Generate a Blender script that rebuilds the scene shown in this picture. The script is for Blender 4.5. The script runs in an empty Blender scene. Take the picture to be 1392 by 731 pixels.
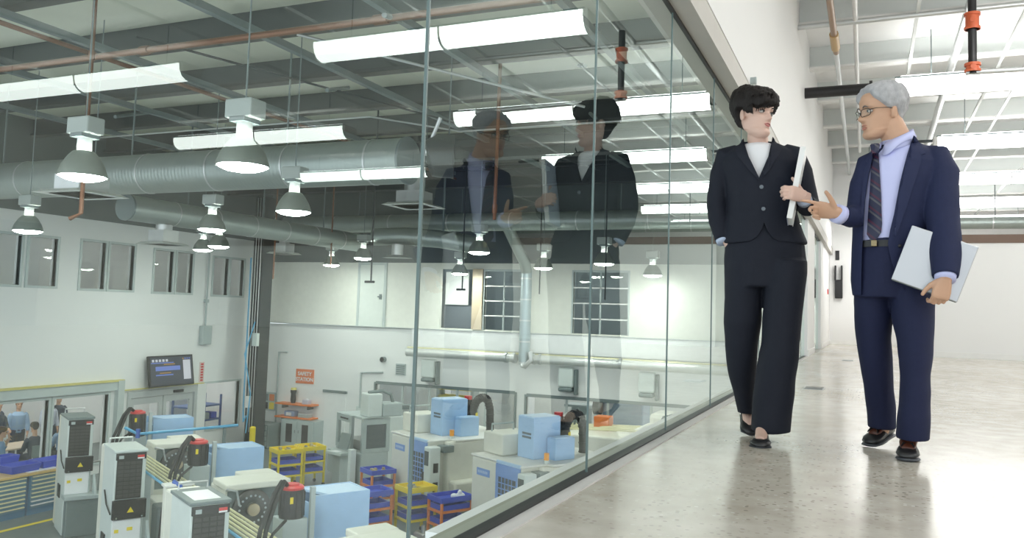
import bpy, bmesh, math, random
from mathutils import Vector, Matrix, noise
from mathutils.bvhtree import BVHTree
S = bpy.context.scene
COL = S.collection
R = math.radians
random.seed(7)

# ------------------------------------------------------------------ camera
cam_data = bpy.data.cameras.new('camera')
cam = bpy.data.objects.new('camera', cam_data)
COL.objects.link(cam)
cam_data.sensor_width = 36.0
cam_data.lens = 1120.0 / 1392.0 * 36.0
cam_data.shift_y = -25.5 / 1392.0
cam_data.clip_start = 0.05
cam.matrix_world = Matrix((
    (0.917383, 0.000867, 0.398004, 0.0),
    (0.396842, -0.078389, -0.914533, 0.0),
    (0.030406, 0.996922, -0.072256, 0.61),
    (0, 0, 0, 1)))
S.camera = cam

# ------------------------------------------------------------------ world, view
w = bpy.data.worlds.new('world'); S.world = w; w.use_nodes = True
wb = w.node_tree.nodes['Background']
wb.inputs['Color'].default_value = (0.86, 0.94, 1.0, 1)
wb.inputs['Strength'].default_value = 2.2
S.view_settings.view_transform = 'Standard'
S.view_settings.look = 'None'
S.view_settings.exposure = -0.28
S.view_settings.gamma = 1.0
S.view_settings.use_curve_mapping = False
S.cycles.use_denoising = True
S.cycles.max_bounces = 8
S.cycles.diffuse_bounces = 4
S.cycles.glossy_bounces = 4
S.cycles.transparent_max_bounces = 32
S.cycles.caustics_reflective = False
S.cycles.caustics_refractive = False
S.cycles.sample_clamp_indirect = 6.0

# light levels
L_TUBE = 11.5          # corridor fluorescents
L_TUBE_F = 16.0        # factory fluorescents
L_BAY = 130.0          # high-bay lamps

# ------------------------------------------------------------------ materials
MATS = {}
def mat(name, col, rough=0.5, metal=0.0, var=0.06, scale=6.0, bump=0.0, bscale=80.0, spec=0.5, coat=0.0, emit=None, estr=0.0):
    if name in MATS: return MATS[name]
    m = bpy.data.materials.new(name); m.use_nodes = True
    nt = m.node_tree; N = nt.nodes; Lk = nt.links
    p = N['Principled BSDF']
    p.inputs['Roughness'].default_value = rough
    p.inputs['Metallic'].default_value = metal
    p.inputs['Specular IOR Level'].default_value = spec
    p.inputs['Coat Weight'].default_value = coat
    tc = N.new('ShaderNodeTexCoord')
    nz = N.new('ShaderNodeTexNoise'); nz.inputs['Scale'].default_value = scale; nz.inputs['Detail'].default_value = 4
    Lk.new(tc.outputs['Object'], nz.inputs['Vector'])
    mx = N.new('ShaderNodeMix'); mx.data_type = 'RGBA'
    Lk.new(nz.outputs['Fac'], mx.inputs['Factor'])
    mx.inputs['A'].default_value = tuple(max(0, c * (1 - var)) for c in col) + (1,)
    mx.inputs['B'].default_value = tuple(min(1, c * (1 + var)) for c in col) + (1,)
    Lk.new(mx.outputs['Result'], p.inputs['Base Color'])
    if bump:
        n2 = N.new('ShaderNodeTexNoise'); n2.inputs['Scale'].default_value = bscale
        Lk.new(tc.outputs['Object'], n2.inputs['Vector'])
        bp = N.new('ShaderNodeBump'); bp.inputs['Strength'].default_value = bump; bp.inputs['Distance'].default_value = 0.01
        Lk.new(n2.outputs['Fac'], bp.inputs['Height']); Lk.new(bp.outputs['Normal'], p.inputs['Normal'])
    if emit:
        p.inputs['Emission Color'].default_value = tuple(emit) + (1,)
        p.inputs['Emission Strength'].default_value = estr
    MATS[name] = m
    return m

def glass_mat(name, tint, f0=0.05, gain=1.0):
    m = bpy.data.materials.new(name); m.use_nodes = True
    nt = m.node_tree; N = nt.nodes; Lk = nt.links
    N.remove(N['Principled BSDF']); out = N['Material Output']
    tr = N.new('ShaderNodeBsdfTransparent'); tr.inputs['Color'].default_value = tuple(tint) + (1,)
    gl = N.new('ShaderNodeBsdfGlossy'); gl.inputs['Roughness'].default_value = 0.0
    gl.inputs['Color'].default_value = (0.90, 1.0, 0.96, 1)
    ge = N.new('ShaderNodeNewGeometry')
    dt = N.new('ShaderNodeVectorMath'); dt.operation = 'DOT_PRODUCT'
    Lk.new(ge.outputs['Incoming'], dt.inputs[0]); Lk.new(ge.outputs['Normal'], dt.inputs[1])
    ab = N.new('ShaderNodeMath'); ab.operation = 'ABSOLUTE'; Lk.new(dt.outputs['Value'], ab.inputs[0])
    su = N.new('ShaderNodeMath'); su.operation = 'SUBTRACT'; su.inputs[0].default_value = 1.0; Lk.new(ab.outputs[0], su.inputs[1])
    pw = N.new('ShaderNodeMath'); pw.operation = 'POWER'; pw.inputs[1].default_value = 5.0; Lk.new(su.outputs[0], pw.inputs[0])
    ma = N.new('ShaderNodeMath'); ma.operation = 'MULTIPLY_ADD'; ma.inputs[1].default_value = (1 - f0) * gain; ma.inputs[2].default_value = f0
    Lk.new(pw.outputs[0], ma.inputs[0])
    ms = N.new('ShaderNodeMixShader')
    Lk.new(ma.outputs[0], ms.inputs[0]); Lk.new(tr.outputs[0], ms.inputs[1]); Lk.new(gl.outputs[0], ms.inputs[2])
    Lk.new(ms.outputs[0], out.inputs['Surface'])
    MATS[name] = m
    return m

def floor_mat():
    m = bpy.data.materials.new('polished_concrete'); m.use_nodes = True
    nt = m.node_tree; N = nt.nodes; Lk = nt.links; p = N['Principled BSDF']
    tc = N.new('ShaderNodeTexCoord')
    n1 = N.new('ShaderNodeTexNoise'); n1.inputs['Scale'].default_value = 0.9; n1.inputs['Detail'].default_value = 5
    n2 = N.new('ShaderNodeTexNoise'); n2.inputs['Scale'].default_value = 9.0; n2.inputs['Detail'].default_value = 4
    for n in (n1, n2): Lk.new(tc.outputs['Object'], n.inputs['Vector'])
    r1 = N.new('ShaderNodeValToRGB')
    r1.color_ramp.elements[0].position = 0.35; r1.color_ramp.elements[0].color = (0.57, 0.525, 0.45, 1)
    r1.color_ramp.elements[1].position = 0.66; r1.color_ramp.elements[1].color = (0.70, 0.66, 0.595, 1)
    Lk.new(n1.outputs['Fac'], r1.inputs['Fac'])
    mx = N.new('ShaderNodeMix'); mx.data_type = 'RGBA'; mx.blend_type = 'MULTIPLY'; mx.inputs['Factor'].default_value = 0.5
    r2 = N.new('ShaderNodeValToRGB')
    r2.color_ramp.elements[0].position = 0.3; r2.color_ramp.elements[0].color = (0.72, 0.68, 0.62, 1)
    r2.color_ramp.elements[1].position = 0.65; r2.color_ramp.elements[1].color = (1, 1, 1, 1)
    Lk.new(n2.outputs['Fac'], r2.inputs['Fac'])
    Lk.new(r1.outputs['Color'], mx.inputs['A']); Lk.new(r2.outputs['Color'], mx.inputs['B'])
    # exposed aggregate: small dark and pale stones
    vo = N.new('ShaderNodeTexVoronoi'); vo.inputs['Scale'].default_value = 42.0
    Lk.new(tc.outputs['Object'], vo.inputs['Vector'])
    rs = N.new('ShaderNodeValToRGB'); e = rs.color_ramp.elements
    e[0].position = 0.25; e[0].color = (0.15, 0.125, 0.095, 1); e[1].position = 0.95; e[1].color = (0.85, 0.83, 0.79, 1)
    x = rs.color_ramp.elements.new(0.6); x.color = (0.42, 0.37, 0.30, 1)
    sp = N.new('ShaderNodeSeparateColor'); Lk.new(vo.outputs['Color'], sp.inputs[0]); Lk.new(sp.outputs[0], rs.inputs['Fac'])
    th = N.new('ShaderNodeMath'); th.operation = 'LESS_THAN'; th.inputs[1].default_value = 0.30
    Lk.new(vo.outputs['Distance'], th.inputs[0])
    gt = N.new('ShaderNodeMath'); gt.operation = 'GREATER_THAN'; gt.inputs[1].default_value = 0.35; Lk.new(sp.outputs[1], gt.inputs[0])
    # worn patches where the aggregate shows
    n3 = N.new('ShaderNodeTexNoise'); n3.inputs['Scale'].default_value = 0.75; n3.inputs['Detail'].default_value = 3
    mp = N.new('ShaderNodeMapping'); mp.inputs['Location'].default_value = (3.1, 1.7, 0)
    Lk.new(tc.outputs['Object'], mp.inputs['Vector']); Lk.new(mp.outputs[0], n3.inputs['Vector'])
    r3 = N.new('ShaderNodeValToRGB'); r3.color_ramp.elements[0].position = 0.42; r3.color_ramp.elements[1].position = 0.62
    Lk.new(n3.outputs['Fac'], r3.inputs['Fac'])
    m1 = N.new('ShaderNodeMath'); m1.operation = 'MULTIPLY'; Lk.new(th.outputs[0], m1.inputs[0]); Lk.new(gt.outputs[0], m1.inputs[1])
    m2 = N.new('ShaderNodeMath'); m2.operation = 'MULTIPLY'; Lk.new(m1.outputs[0], m2.inputs[0]); Lk.new(r3.outputs['Color'], m2.inputs[1])
    m3 = N.new('ShaderNodeMath'); m3.operation = 'MULTIPLY'; m3.inputs[1].default_value = 0.75; Lk.new(m2.outputs[0], m3.inputs[0])
    m4 = N.new('ShaderNodeMix'); m4.data_type = 'RGBA'
    Lk.new(m3.outputs[0], m4.inputs['Factor']); Lk.new(mx.outputs['Result'], m4.inputs['A']); Lk.new(rs.outputs['Color'], m4.inputs['B'])
    Lk.new(m4.outputs['Result'], p.inputs['Base Color'])
    p.inputs['Roughness'].default_value = 0.13
    rr = N.new('ShaderNodeMapRange'); rr.inputs['To Min'].default_value = 0.13; rr.inputs['To Max'].default_value = 0.27
    Lk.new(n2.outputs['Fac'], rr.inputs['Value']); Lk.new(rr.outputs[0], p.inputs['Roughness'])
    p.inputs['Specular IOR Level'].default_value = 0.75
    MATS['polished_concrete'] = m
    return m

def emit_mat(name, col, strength, base=0.85):
    m = bpy.data.materials.new(name); m.use_nodes = True
    p = m.node_tree.nodes['Principled BSDF']
    p.inputs['Base Color'].default_value = (base, base, base, 1)
    p.inputs['Emission Color'].default_value = tuple(col) + (1,)
    p.inputs['Emission Strength'].default_value = strength
    MATS[name] = m
    return m

def duct_mat():
    m = mat('galvanised_duct', (0.36, 0.41, 0.39), 0.42, 0.6, 0.1, 3)
    nt = m.node_tree; N = nt.nodes; Lk = nt.links
    wv = N.new('ShaderNodeTexWave'); wv.inputs['Scale'].default_value = 4.0; wv.inputs['Distortion'].default_value = 0
    tc = N.new('ShaderNodeTexCoord'); Lk.new(tc.outputs['Object'], wv.inputs['Vector'])
    b = N.new('ShaderNodeBump'); b.inputs['Strength'].default_value = 0.12; b.inputs['Distance'].default_value = 0.02
    Lk.new(wv.outputs['Fac'], b.inputs['Height']); Lk.new(b.outputs['Normal'], N['Principled BSDF'].inputs['Normal'])
    return m

WHITE = mat('white_wall_paint', (0.83, 0.83, 0.82), 0.6, var=0.015, scale=1.5)
FWALL = mat('factory_wall_paint', (0.80, 0.81, 0.80), 0.6, var=0.02, scale=1.0)
CEIL = mat('ceiling_insulation', (0.92, 0.92, 0.91), 0.7, var=0.06, scale=2.0, bump=0.3, bscale=6)
FCEIL = mat('factory_insulation', (0.70, 0.73, 0.60), 0.45, var=0.08, scale=1.2, bump=0.5, bscale=4)
PURL = mat('painted_purlin', (0.70, 0.735, 0.72), 0.5, var=0.03)
DARK = mat('dark_steel', (0.035, 0.042, 0.045), 0.5, 0.2)
BEAMG = mat('beam_grey', (0.045, 0.053, 0.055), 0.5, 0.2)
GALV = mat('galvanised', (0.62, 0.64, 0.64), 0.35, 0.7)
DUCT = duct_mat()
COPPER = mat('copper_pipe', (0.22, 0.10, 0.055), 0.45, 0.5)
CHROME = mat('chrome', (0.8, 0.8, 0.8), 0.15, 1.0)
BLACK = mat('black_plastic', (0.012, 0.012, 0.014), 0.4)
BLACKRUB = mat('black_rubber', (0.018, 0.019, 0.02), 0.6)
GREYM = mat('machine_grey', (0.40, 0.46, 0.46), 0.45)
GREYD = mat('machine_dark_grey', (0.17, 0.21, 0.21), 0.5)
PALE = mat('machine_pale_grey', (0.62, 0.68, 0.66), 0.45)
CREAM = mat('machine_cream', (0.74, 0.74, 0.66), 0.45)
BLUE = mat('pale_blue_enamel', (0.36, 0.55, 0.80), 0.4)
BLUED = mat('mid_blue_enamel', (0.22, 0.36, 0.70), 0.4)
BINB = mat('blue_bin_plastic', (0.03, 0.07, 0.52), 0.4)
DRAWB = mat('drawer_blue', (0.10, 0.22, 0.36), 0.45)
YELL = mat('yellow_paint', (0.80, 0.62, 0.02), 0.4)
ORNG = mat('orange_paint', (0.72, 0.19, 0.04), 0.4)
REDP = mat('red_plastic', (0.62, 0.05, 0.05), 0.4)
WOOD = mat('bench_wood', (0.60, 0.42, 0.16), 0.4, var=0.2, scale=12)
HANDLE = mat('cream_handle', (0.78, 0.74, 0.48), 0.4)
FFLOOR = mat('factory_floor_grey', (0.15, 0.175, 0.175), 0.35, var=0.12, scale=2)
ALU = mat('brushed_aluminium', (0.72, 0.73, 0.74), 0.32, 0.65, var=0.02)
WPLAST = mat('white_plastic', (0.82, 0.82, 0.80), 0.4)
SOFFIT = mat('soffit_beige', (0.52, 0.50, 0.46), 0.55)
BROWN = mat('brown_beam', (0.16, 0.10, 0.07), 0.5)
RAILY = mat('pale_yellow_rail', (0.70, 0.67, 0.42), 0.35, 0.2)
AIRB = mat('blue_air_hose', (0.12, 0.42, 0.68), 0.4)
AMBER = mat('amber_lens', (0.9, 0.35, 0.02), 0.3)
FLOOR = floor_mat()
TUBE = emit_mat('fluorescent_diffuser', (1.0, 1.0, 0.98), L_TUBE)
UPL = emit_mat('added_uplight_glow', (1.0, 1.0, 0.98), 12.0)  # glow added on top of the fixtures to brighten the ceiling
PANL = emit_mat('ceiling_panel_lens', (1.0, 1.0, 0.97), 9.0)
TUBEF = emit_mat('factory_diffuser', (0.97, 1.0, 0.96), L_TUBE_F)
BAY = emit_mat('high_bay_lens', (0.93, 1.0, 0.92), L_BAY)
PANE = glass_mat('green_tinted_glass', (0.925, 0.962, 0.945), 0.085, 1.2)
CLEAR = glass_mat('clear_glass', (0.95, 0.97, 0.96), 0.04, 0.6)

# ------------------------------------------------------------------ mesh builder
# the shop's machines stand in rows turned against the building: while FR is set, coordinates are (along the row, across it, height)
FR = None
AB = {}
def turn(v):
    if FR is None: return Vector(v)
    c, d = math.cos(FR), math.sin(FR)
    return Vector((v[0] * c - v[1] * d, v[0] * d + v[1] * c, v[2]))
class B:
    def __init__(s): s.bm = bmesh.new()
    def box(s, x0, x1, y0, y1, z0, z1, bev=0.0):
        x0, x1 = min(x0, x1), max(x0, x1); y0, y1 = min(y0, y1), max(y0, y1); z0, z1 = min(z0, z1), max(z0, z1)
        t = bmesh.new()
        vs = [t.verts.new((x, y, z)) for x in (x0, x1) for y in (y0, y1) for z in (z0, z1)]
        for f in ((0,1,3,2),(4,6,7,5),(0,4,5,1),(2,3,7,6),(0,2,6,4),(1,5,7,3)): t.faces.new([vs[i] for i in f])
        if bev > 0:
            bev = min(bev, 0.45 * min(x1-x0, y1-y0, z1-z0))
            bmesh.ops.bevel(t, geom=list(t.edges), offset=bev, segments=2, affect='EDGES', profile=0.5)
        s.merge(t); return s
    def merge(s, t, mtx=None):
        mp = {}
        for v in t.verts: mp[v] = s.bm.verts.new(mtx @ v.co if mtx else v.co)
        for f in t.faces:
            try: s.bm.faces.new([mp[v] for v in f.verts])
            except ValueError: pass
        t.free(); return s
    def obox(s, c, ax, ay, az, bev=0.0):
        """box centred at c with half-extent vectors ax, ay, az"""
        t = B().box(-1, 1, -1, 1, -1, 1).bm
        m = Matrix(((ax[0], ay[0], az[0], c[0]), (ax[1], ay[1], az[1], c[1]), (ax[2], ay[2], az[2], c[2]), (0,0,0,1)))
        for v in t.verts: v.co = m @ v.co
        if bev > 0: bmesh.ops.bevel(t, geom=list(t.edges), offset=bev, segments=2, affect='EDGES', profile=0.5)
        s.merge(t); return s
    def rings(s, rs, cap=True):
        """loft through lists of points of equal length"""
        L = [[s.bm.verts.new(p) for p in r] for r in rs]
        n = len(L[0])
        for a, b in zip(L, L[1:]):
            for i in range(n):
                s.bm.faces.new((a[i], a[(i+1) % n], b[(i+1) % n], b[i]))
        if cap:
            s.bm.faces.new(list(reversed(L[0]))); s.bm.faces.new(L[-1])
        return s
    def cyl(s, p, q, r, seg=14, r2=None, cap=True):
        return s.tube([p, q], [r, r if r2 is None else r2], seg, cap)
    def tube(s, pts, r, seg=10, cap=True, flat=1.0):
        P = [Vector(p) for p in pts]; n = len(P)
        rr = list(r) if isinstance(r, (list, tuple)) else [r] * n
        T = []
        for i in range(n):
            a = P[max(i-1, 0)]; b = P[min(i+1, n-1)]; d = (b - a)
            T.append(d.normalized() if d.length > 1e-9 else Vector((0,0,1)))
        up = Vector((0,0,1)) if abs(T[0].z) < 0.9 else Vector((0,1,0))
        u = T[0].cross(up).normalized(); rs = []
        for i in range(n):
            u = (u - T[i] * u.dot(T[i])).normalized(); v = T[i].cross(u)
            rs.append([P[i] + (u * math.cos(2*math.pi*k/seg) + v * math.sin(2*math.pi*k/seg) * flat) * rr[i] for k in range(seg)])
        return s.rings(rs, cap)
    def lathe(s, prof, c, seg=24, axis='z', cap=True):
        """prof: list of (r, h) about an axis through c"""
        rs = []
        for r, h in prof:
            ring = []
            for k in range(seg):
                a = 2*math.pi*k/seg; x, y = r*math.cos(a), r*math.sin(a)
                p = {'z': (x, y, h), 'x': (h, x, y), 'y': (y, h, x)}[axis]
                ring.append((c[0]+p[0], c[1]+p[1], c[2]+p[2]))
            rs.append(ring)
        return s.rings(rs, cap)
    def loft(s, rs, seg=28, pw=1.0):
        """rs: (cx, cy, z, rx, ry) horizontal ellipses"""
        out = []
        for r in rs:
            cx, cy, z, rx, ry = r[:5]; ring = []
            for k in range(seg):
                a = 2*math.pi*k/seg; c, d = math.cos(a), math.sin(a)
                ring.append((cx + rx*math.copysign(abs(c)**pw, c), cy + ry*math.copysign(abs(d)**pw, d), z))
            out.append(ring)
        return s.rings(out)
    def ball(s, c, rx, ry, rz, mtx=None, seg=16, rn=10):
        t = bmesh.new(); bmesh.ops.create_uvsphere(t, u_segments=seg, v_segments=rn, radius=1.0)
        for v in t.verts:
            p = Vector((v.co.x*rx, v.co.y*ry, v.co.z*rz))
            v.co = (mtx @ p if mtx else p) + Vector(c)
        s.merge(t); return s
    def quad(s, *p):
        s.bm.faces.new([s.bm.verts.new(q) for q in p]); return s
    def prism(s, poly, f, h):
        """poly of 2D points mapped by f(u,v,t) for t = 0 and h"""
        a = [s.bm.verts.new(f(u, v, 0)) for u, v in poly]; b = [s.bm.verts.new(f(u, v, h)) for u, v in poly]
        n = len(poly)
        s.bm.faces.new(a); s.bm.faces.new(list(reversed(b)))
        for i in range(n): s.bm.faces.new((a[i], b[i], b[(i+1) % n], a[(i+1) % n]))
        return s
    def build(s, name, m, parent=None, label=None, cat=None, group=None, kind=None, smooth=False, local=False, recalc=True):
        bm = s.bm
        if recalc: bmesh.ops.recalc_face_normals(bm, faces=list(bm.faces))
        off = Vector((0,0,0))
        o_loc = Vector((0,0,0))
        if parent is not None:
            if not local:
                p = parent
                while p is not None: off = off + Vector(AB.get(p.name, p.location)); p = p.parent
        elif bm.verts and not local:
            xs = [v.co.x for v in bm.verts]; ys = [v.co.y for v in bm.verts]; zs = [v.co.z for v in bm.verts]
            off = Vector(((min(xs)+max(xs))/2, (min(ys)+max(ys))/2, min(zs))); o_loc = off.copy()
        if off.length > 0:
            for v in bm.verts: v.co -= off
        me = bpy.data.meshes.new(name); bm.to_mesh(me); bm.free()
        me.materials.append(m)
        if smooth:
            me.polygons.foreach_set('use_smooth', [True] * len(me.polygons))
            if smooth != 'all': me.set_sharp_from_angle(angle=R(40))
        o = bpy.data.objects.new(name, me); COL.objects.link(o); o.location = o_loc
        if parent is None and FR is not None and not local: AB[o.name] = tuple(o_loc); o.location = turn(o_loc); o.rotation_euler = (0, 0, FR)
        if parent is not None: o.parent = parent
        tag(o, label, cat, group, kind)
        return o

def tag(o, label=None, cat=None, group=None, kind=None):
    if label: o['label'] = label
    if cat: o['category'] = cat
    if group: o['group'] = group
    if kind: o['kind'] = kind
    return o
def thing(name, label, cat, loc, group=None, rotz=0.0):
    o = bpy.data.objects.new(name, None); COL.objects.link(o); o.empty_display_size = 0.1
    o.location = turn(loc); o.rotation_euler = (0, 0, rotz if FR is None else FR)
    if FR is not None: AB[o.name] = tuple(loc)
    return tag(o, label, cat, group)
def sbox(name, m, x0, x1, y0, y1, z0, z1, parent=None, bev=0.0, kind='structure'):
    return B().box(x0, x1, y0, y1, z0, z1, bev).build(name, m, parent, kind=kind if parent is None else None)
def dup(root, loc, label=None, group=None):
    r = root.copy(); COL.objects.link(r); r.location = loc
    if label: r['label'] = label
    if group: r['group'] = group
    for ch in root.children:
        c = ch.copy(); COL.objects.link(c); c.parent = r
        for g in ch.children:
            d = g.copy(); COL.objects.link(d); d.parent = c
    return r
def bake(o):
    """apply the object's modifiers"""
    dg = bpy.context.evaluated_depsgraph_get(); dg.update()
    me = bpy.data.meshes.new_from_object(o.evaluated_get(dg))
    o.modifiers.clear(); old = o.data; o.data = me
    return o
def remesh(o, vox, it=2, fac=0.5):
    m = o.modifiers.new('r', 'REMESH'); m.mode = 'VOXEL'; m.voxel_size = vox; m.use_smooth_shade = True
    if it:
        q = o.modifiers.new('s', 'SMOOTH'); q.iterations = it; q.factor = fac
    bake(o)
    o.data.polygons.foreach_set('use_smooth', [True] * len(o.data.polygons))
    return o
def walls(plane, at, th, u0, u1, z0, z1, holes, m, name, parent=None):
    """a wall with rectangular openings (u0,u1,z0,z1): one mesh"""
    b = B(); cuts = sorted({u0, u1} | {h[0] for h in holes} | {h[1] for h in holes})
    for a, c in zip(cuts, cuts[1:]):
        hs = sorted([(h[2], h[3]) for h in holes if h[0] <= a + 1e-6 and h[1] >= c - 1e-6])
        z = z0; segs = []
        for h0, h1 in hs:
            if h0 > z + 1e-6: segs.append((z, h0))
            z = max(z, h1)
        if z < z1 - 1e-6: segs.append((z, z1))
        for s0, s1 in segs:
            if plane == 'x': b.box(at, at + th, a, c, s0, s1)
            else: b.box(a, c, at, at + th, s0, s1)
    return b.build(name, m, parent, kind='structure' if parent is None else None)
# ================================================================== the setting
GX = -0.976                       # the glass wall's plane
LX, BY, FZ = -18.6, 22.2, -4.0    # far factory wall, back factory wall, factory floor
RX, CY1, CY0 = 13.6, 16.7, -4.0    # corridor: opposite wall, far wall, rear end
ROOF = 4.85

# corridor floor
sbox('floor', FLOOR, -0.905, RX, CY0, 22.6, -0.25, 0.0)
sbox('factory_floor', FFLOOR, LX - 4.2, -0.905, 2.0, BY + 4.5, FZ - 0.2, FZ)
tag(B().box(-1.06, -0.905, CY0, BY, -0.25, -0.004).build('floor_edge', SOFFIT), kind='structure')
sbox('trim_1', mat('painted_curb', (0.60, 0.58, 0.56), 0.5), -0.955, -0.905, CY0, 14.3, -0.004, 0.006)
sbox('trim_2', mat('black_gasket', (0.02, 0.02, 0.02), 0.5), -1.0, -0.955, CY0, 14.3, -0.004, 0.012)
sbox('trim_3', mat('olive_sill', (0.30, 0.31, 0.24), 0.5), -1.06, -1.0, CY0, 14.3, -0.004, 0.008)
# floor of the mezzanine underside edge towards the factory
sbox('trim_4', FWALL, -1.10, -1.06, 2.0, BY, -0.9, 0.008)

# glass wall: panes with thin sealed joints
win = B().box(-0.988, -0.966, CY0, 14.3, 2.238, 2.256).build('window_1', mat('black_gasket', (0.02,0.02,0.02)), kind='structure')
JY = [1.694 + 1.312 * k for k in range(-4, 11)]
JY = [CY0] + JY[:-1] + [14.3]
SEAL = mat('grey_silicone_joint', (0.12, 0.17, 0.165), 0.3)
for a, c in zip(JY, JY[1:]):
    B().quad((GX, a + .003, 0.012), (GX, c - .003, 0.012), (GX, c - .003, 2.24), (GX, a + .003, 2.24)).build('pane', PANE, win)
for y in JY[1:-1]:
    B().box(GX - .004, GX + .004, y - .003, y + .003, 0.012, 2.24).build('joint', SEAL, win)
# second stretch of glass between the white piers
for k, (a, c) in enumerate(((16.1, 18.3),)):
    w2 = B().box(-1.0, -0.955, a, c, 2.235, 2.26).build('window_2', mat('black_gasket', (0.02,0.02,0.02)), kind='structure')
    B().quad((GX, a, 0.0), (GX, c, 0.0), (GX, c, 2.24), (GX, a, 2.24)).build('pane', PANE, w2)
    B().box(-1.03, -0.93, a, a + .05, 0, 2.24).box(-1.03, -0.93, c - .05, c, 0, 2.24).build('window_frame', WHITE, w2)
# beam over the glass and the white wall on top of it
sbox('lintel_left', SOFFIT, -1.12, -0.86, CY0, 22.4, 2.255, 2.42)
sbox('wall_left', WHITE, -1.10, -0.855, CY0, 22.4, 2.42, ROOF)
sbox('pier_left', WHITE, -1.10, -0.93, 14.3, 16.1, 0, 2.255)
sbox('pier_left', WHITE, -1.10, -0.93, 18.3, 22.4, 0, 2.255)
sbox('baseboard_left', WPLAST, -0.93, -0.915, 14.3, 16.1, 0, 0.1)
sbox('baseboard_left', WPLAST, -0.93, -0.915, 18.3, 22.4, 0, 0.1)
# end of the passage, far wall, opposite wall
sbox('wall_end', WHITE, -0.93, 0.98, 22.4, 22.6, 0, ROOF)
sbox('wall_far', WHITE, 0.86, RX, CY1, CY1 + .12, 0, 2.05)
sbox('wall_passage', WHITE, 0.86, 0.98, CY1 + .12, 22.4, 0, 2.05)
sbox('trim_far', BROWN, 0.82, RX, CY1 - .02, CY1 + .14, 2.05, 2.2)
sbox('baseboard_far', WPLAST, 0.86, RX, CY1 - .018, CY1, 0, 0.10)
sbox('baseboard_end', WPLAST, -0.915, 0.86, 22.38, 22.4, 0, 0.10)
sbox('wall_beyond', WHITE, 0.98, RX, 34.0, 34.2, 0, ROOF)
sbox('floor_beyond', FLOOR, 0.98, RX, 22.6, 34.0, -0.25, 0.0)
sbox('wall_passage_end', WHITE, 0.86, 0.98, 22.6, 34.0, 0, ROOF)
RH = [(-2.4, -0.4, 0.9, 3.2), (0.6, 2.6, 0.9, 3.2), (3.6, 5.6, 0.9, 3.2), (6.6, 8.6, 0.9, 3.2), (10.6, 11.6, 0.0, 2.1)]
walls('x', RX, 0.2, CY0, 34.2, 0, ROOF, RH, WHITE, 'wall_right')
for k, h in enumerate(RH[:4]):
    wn = B().box(RX + .05, RX + .1, h[0], h[1], h[2], h[2] + .05).box(RX + .05, RX + .1, h[0], h[1], h[3] - .05, h[3]) \
        .box(RX + .05, RX + .1, h[0], h[0] + .05, h[2], h[3]).box(RX + .05, RX + .1, h[1] - .05, h[1], h[2], h[3]) \
        .box(RX + .05, RX + .1, (h[0] + h[1]) / 2 - .025, (h[0] + h[1]) / 2 + .025, h[2], h[3]).build('window_%d' % (k + 3), WPLAST, kind='structure')
    B().quad((RX + .08, h[0], h[2]), (RX + .08, h[1], h[2]), (RX + .08, h[1], h[3]), (RX + .08, h[0], h[3])).build('pane', CLEAR, wn)
dr = B().box(RX + .02, RX + .07, 10.62, 11.58, 0, 2.08).build('door_1', mat('door_grey_blue', (0.42, 0.48, 0.52), 0.4), kind='structure')
B().cyl((RX - .03, 10.75, 1.0), (RX - .03, 10.87, 1.0), .012).build('door_handle', CHROME, dr)
sbox('baseboard_right', WPLAST, RX - .015, RX, CY0, 10.6, 0, 0.1)

# ceilings
ceil = sbox('ceiling', CEIL, -0.86, RX + .2, CY0, 34.4, ROOF, ROOF + .1)
PY = [-3.2 + 2.08 * k for k in range(18)]
for y in PY:
    B().box(-0.855, RX, y - .03, y + .03, 4.50, ROOF).build('purlin', PURL, ceil)
    B().box(-0.855, RX, y - .16, y + .03, 4.47, 4.50).build('purlin_flange', WPLAST, ceil)
for x in (0.55, 1.75, 3.4, 5.0, 7.0, 9.0, 11.0):
    B().box(x - .02, x + .02, CY0, 34.0, 4.42, 4.465).build('bridging_strut', PURL, ceil)

fceil = sbox('factory_ceiling', FCEIL, LX - .2, -1.1, 0.0, BY + .2, ROOF, ROOF + .1)
for y in PY:
    if 1.0 < y < BY:
        B().box(LX, -1.1, y - .04, y + .04, 4.48, ROOF).box(LX, -1.1, y - .11, y + .11, 4.44, 4.48).build('purlin', BEAMG, fceil)
for y in (16.4, 20.2):
    B().box(LX, -1.1, y - .03, y + .03, 3.98, 4.40).box(LX, -1.1, y - .17, y + .17, 4.40, 4.44).box(LX, -1.1, y - .17, y + .17, 3.94, 3.98).build('girder', BEAMG, fceil)
for x in (-3.4, -5.6, -7.8, -10.6, -13.2, -15.8):
    B().box(x - .05, x + .05, 1.0, BY, 4.30, 4.40).build('bridging_strut', GREYD, fceil)
for k, (x, y) in enumerate(((-5.2, 8.0), (-7.9, 10.6), (-11.0, 13.0), (-4.4, 13.6), (-8.6, 15.2), (-13.0, 11.0), (-3.6, 10.6))):
    B().tube([(x, y, 4.0), (x - .55, y + 1.35, 4.44)], .035, 6).build('flange_brace', GREYD, fceil)

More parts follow.
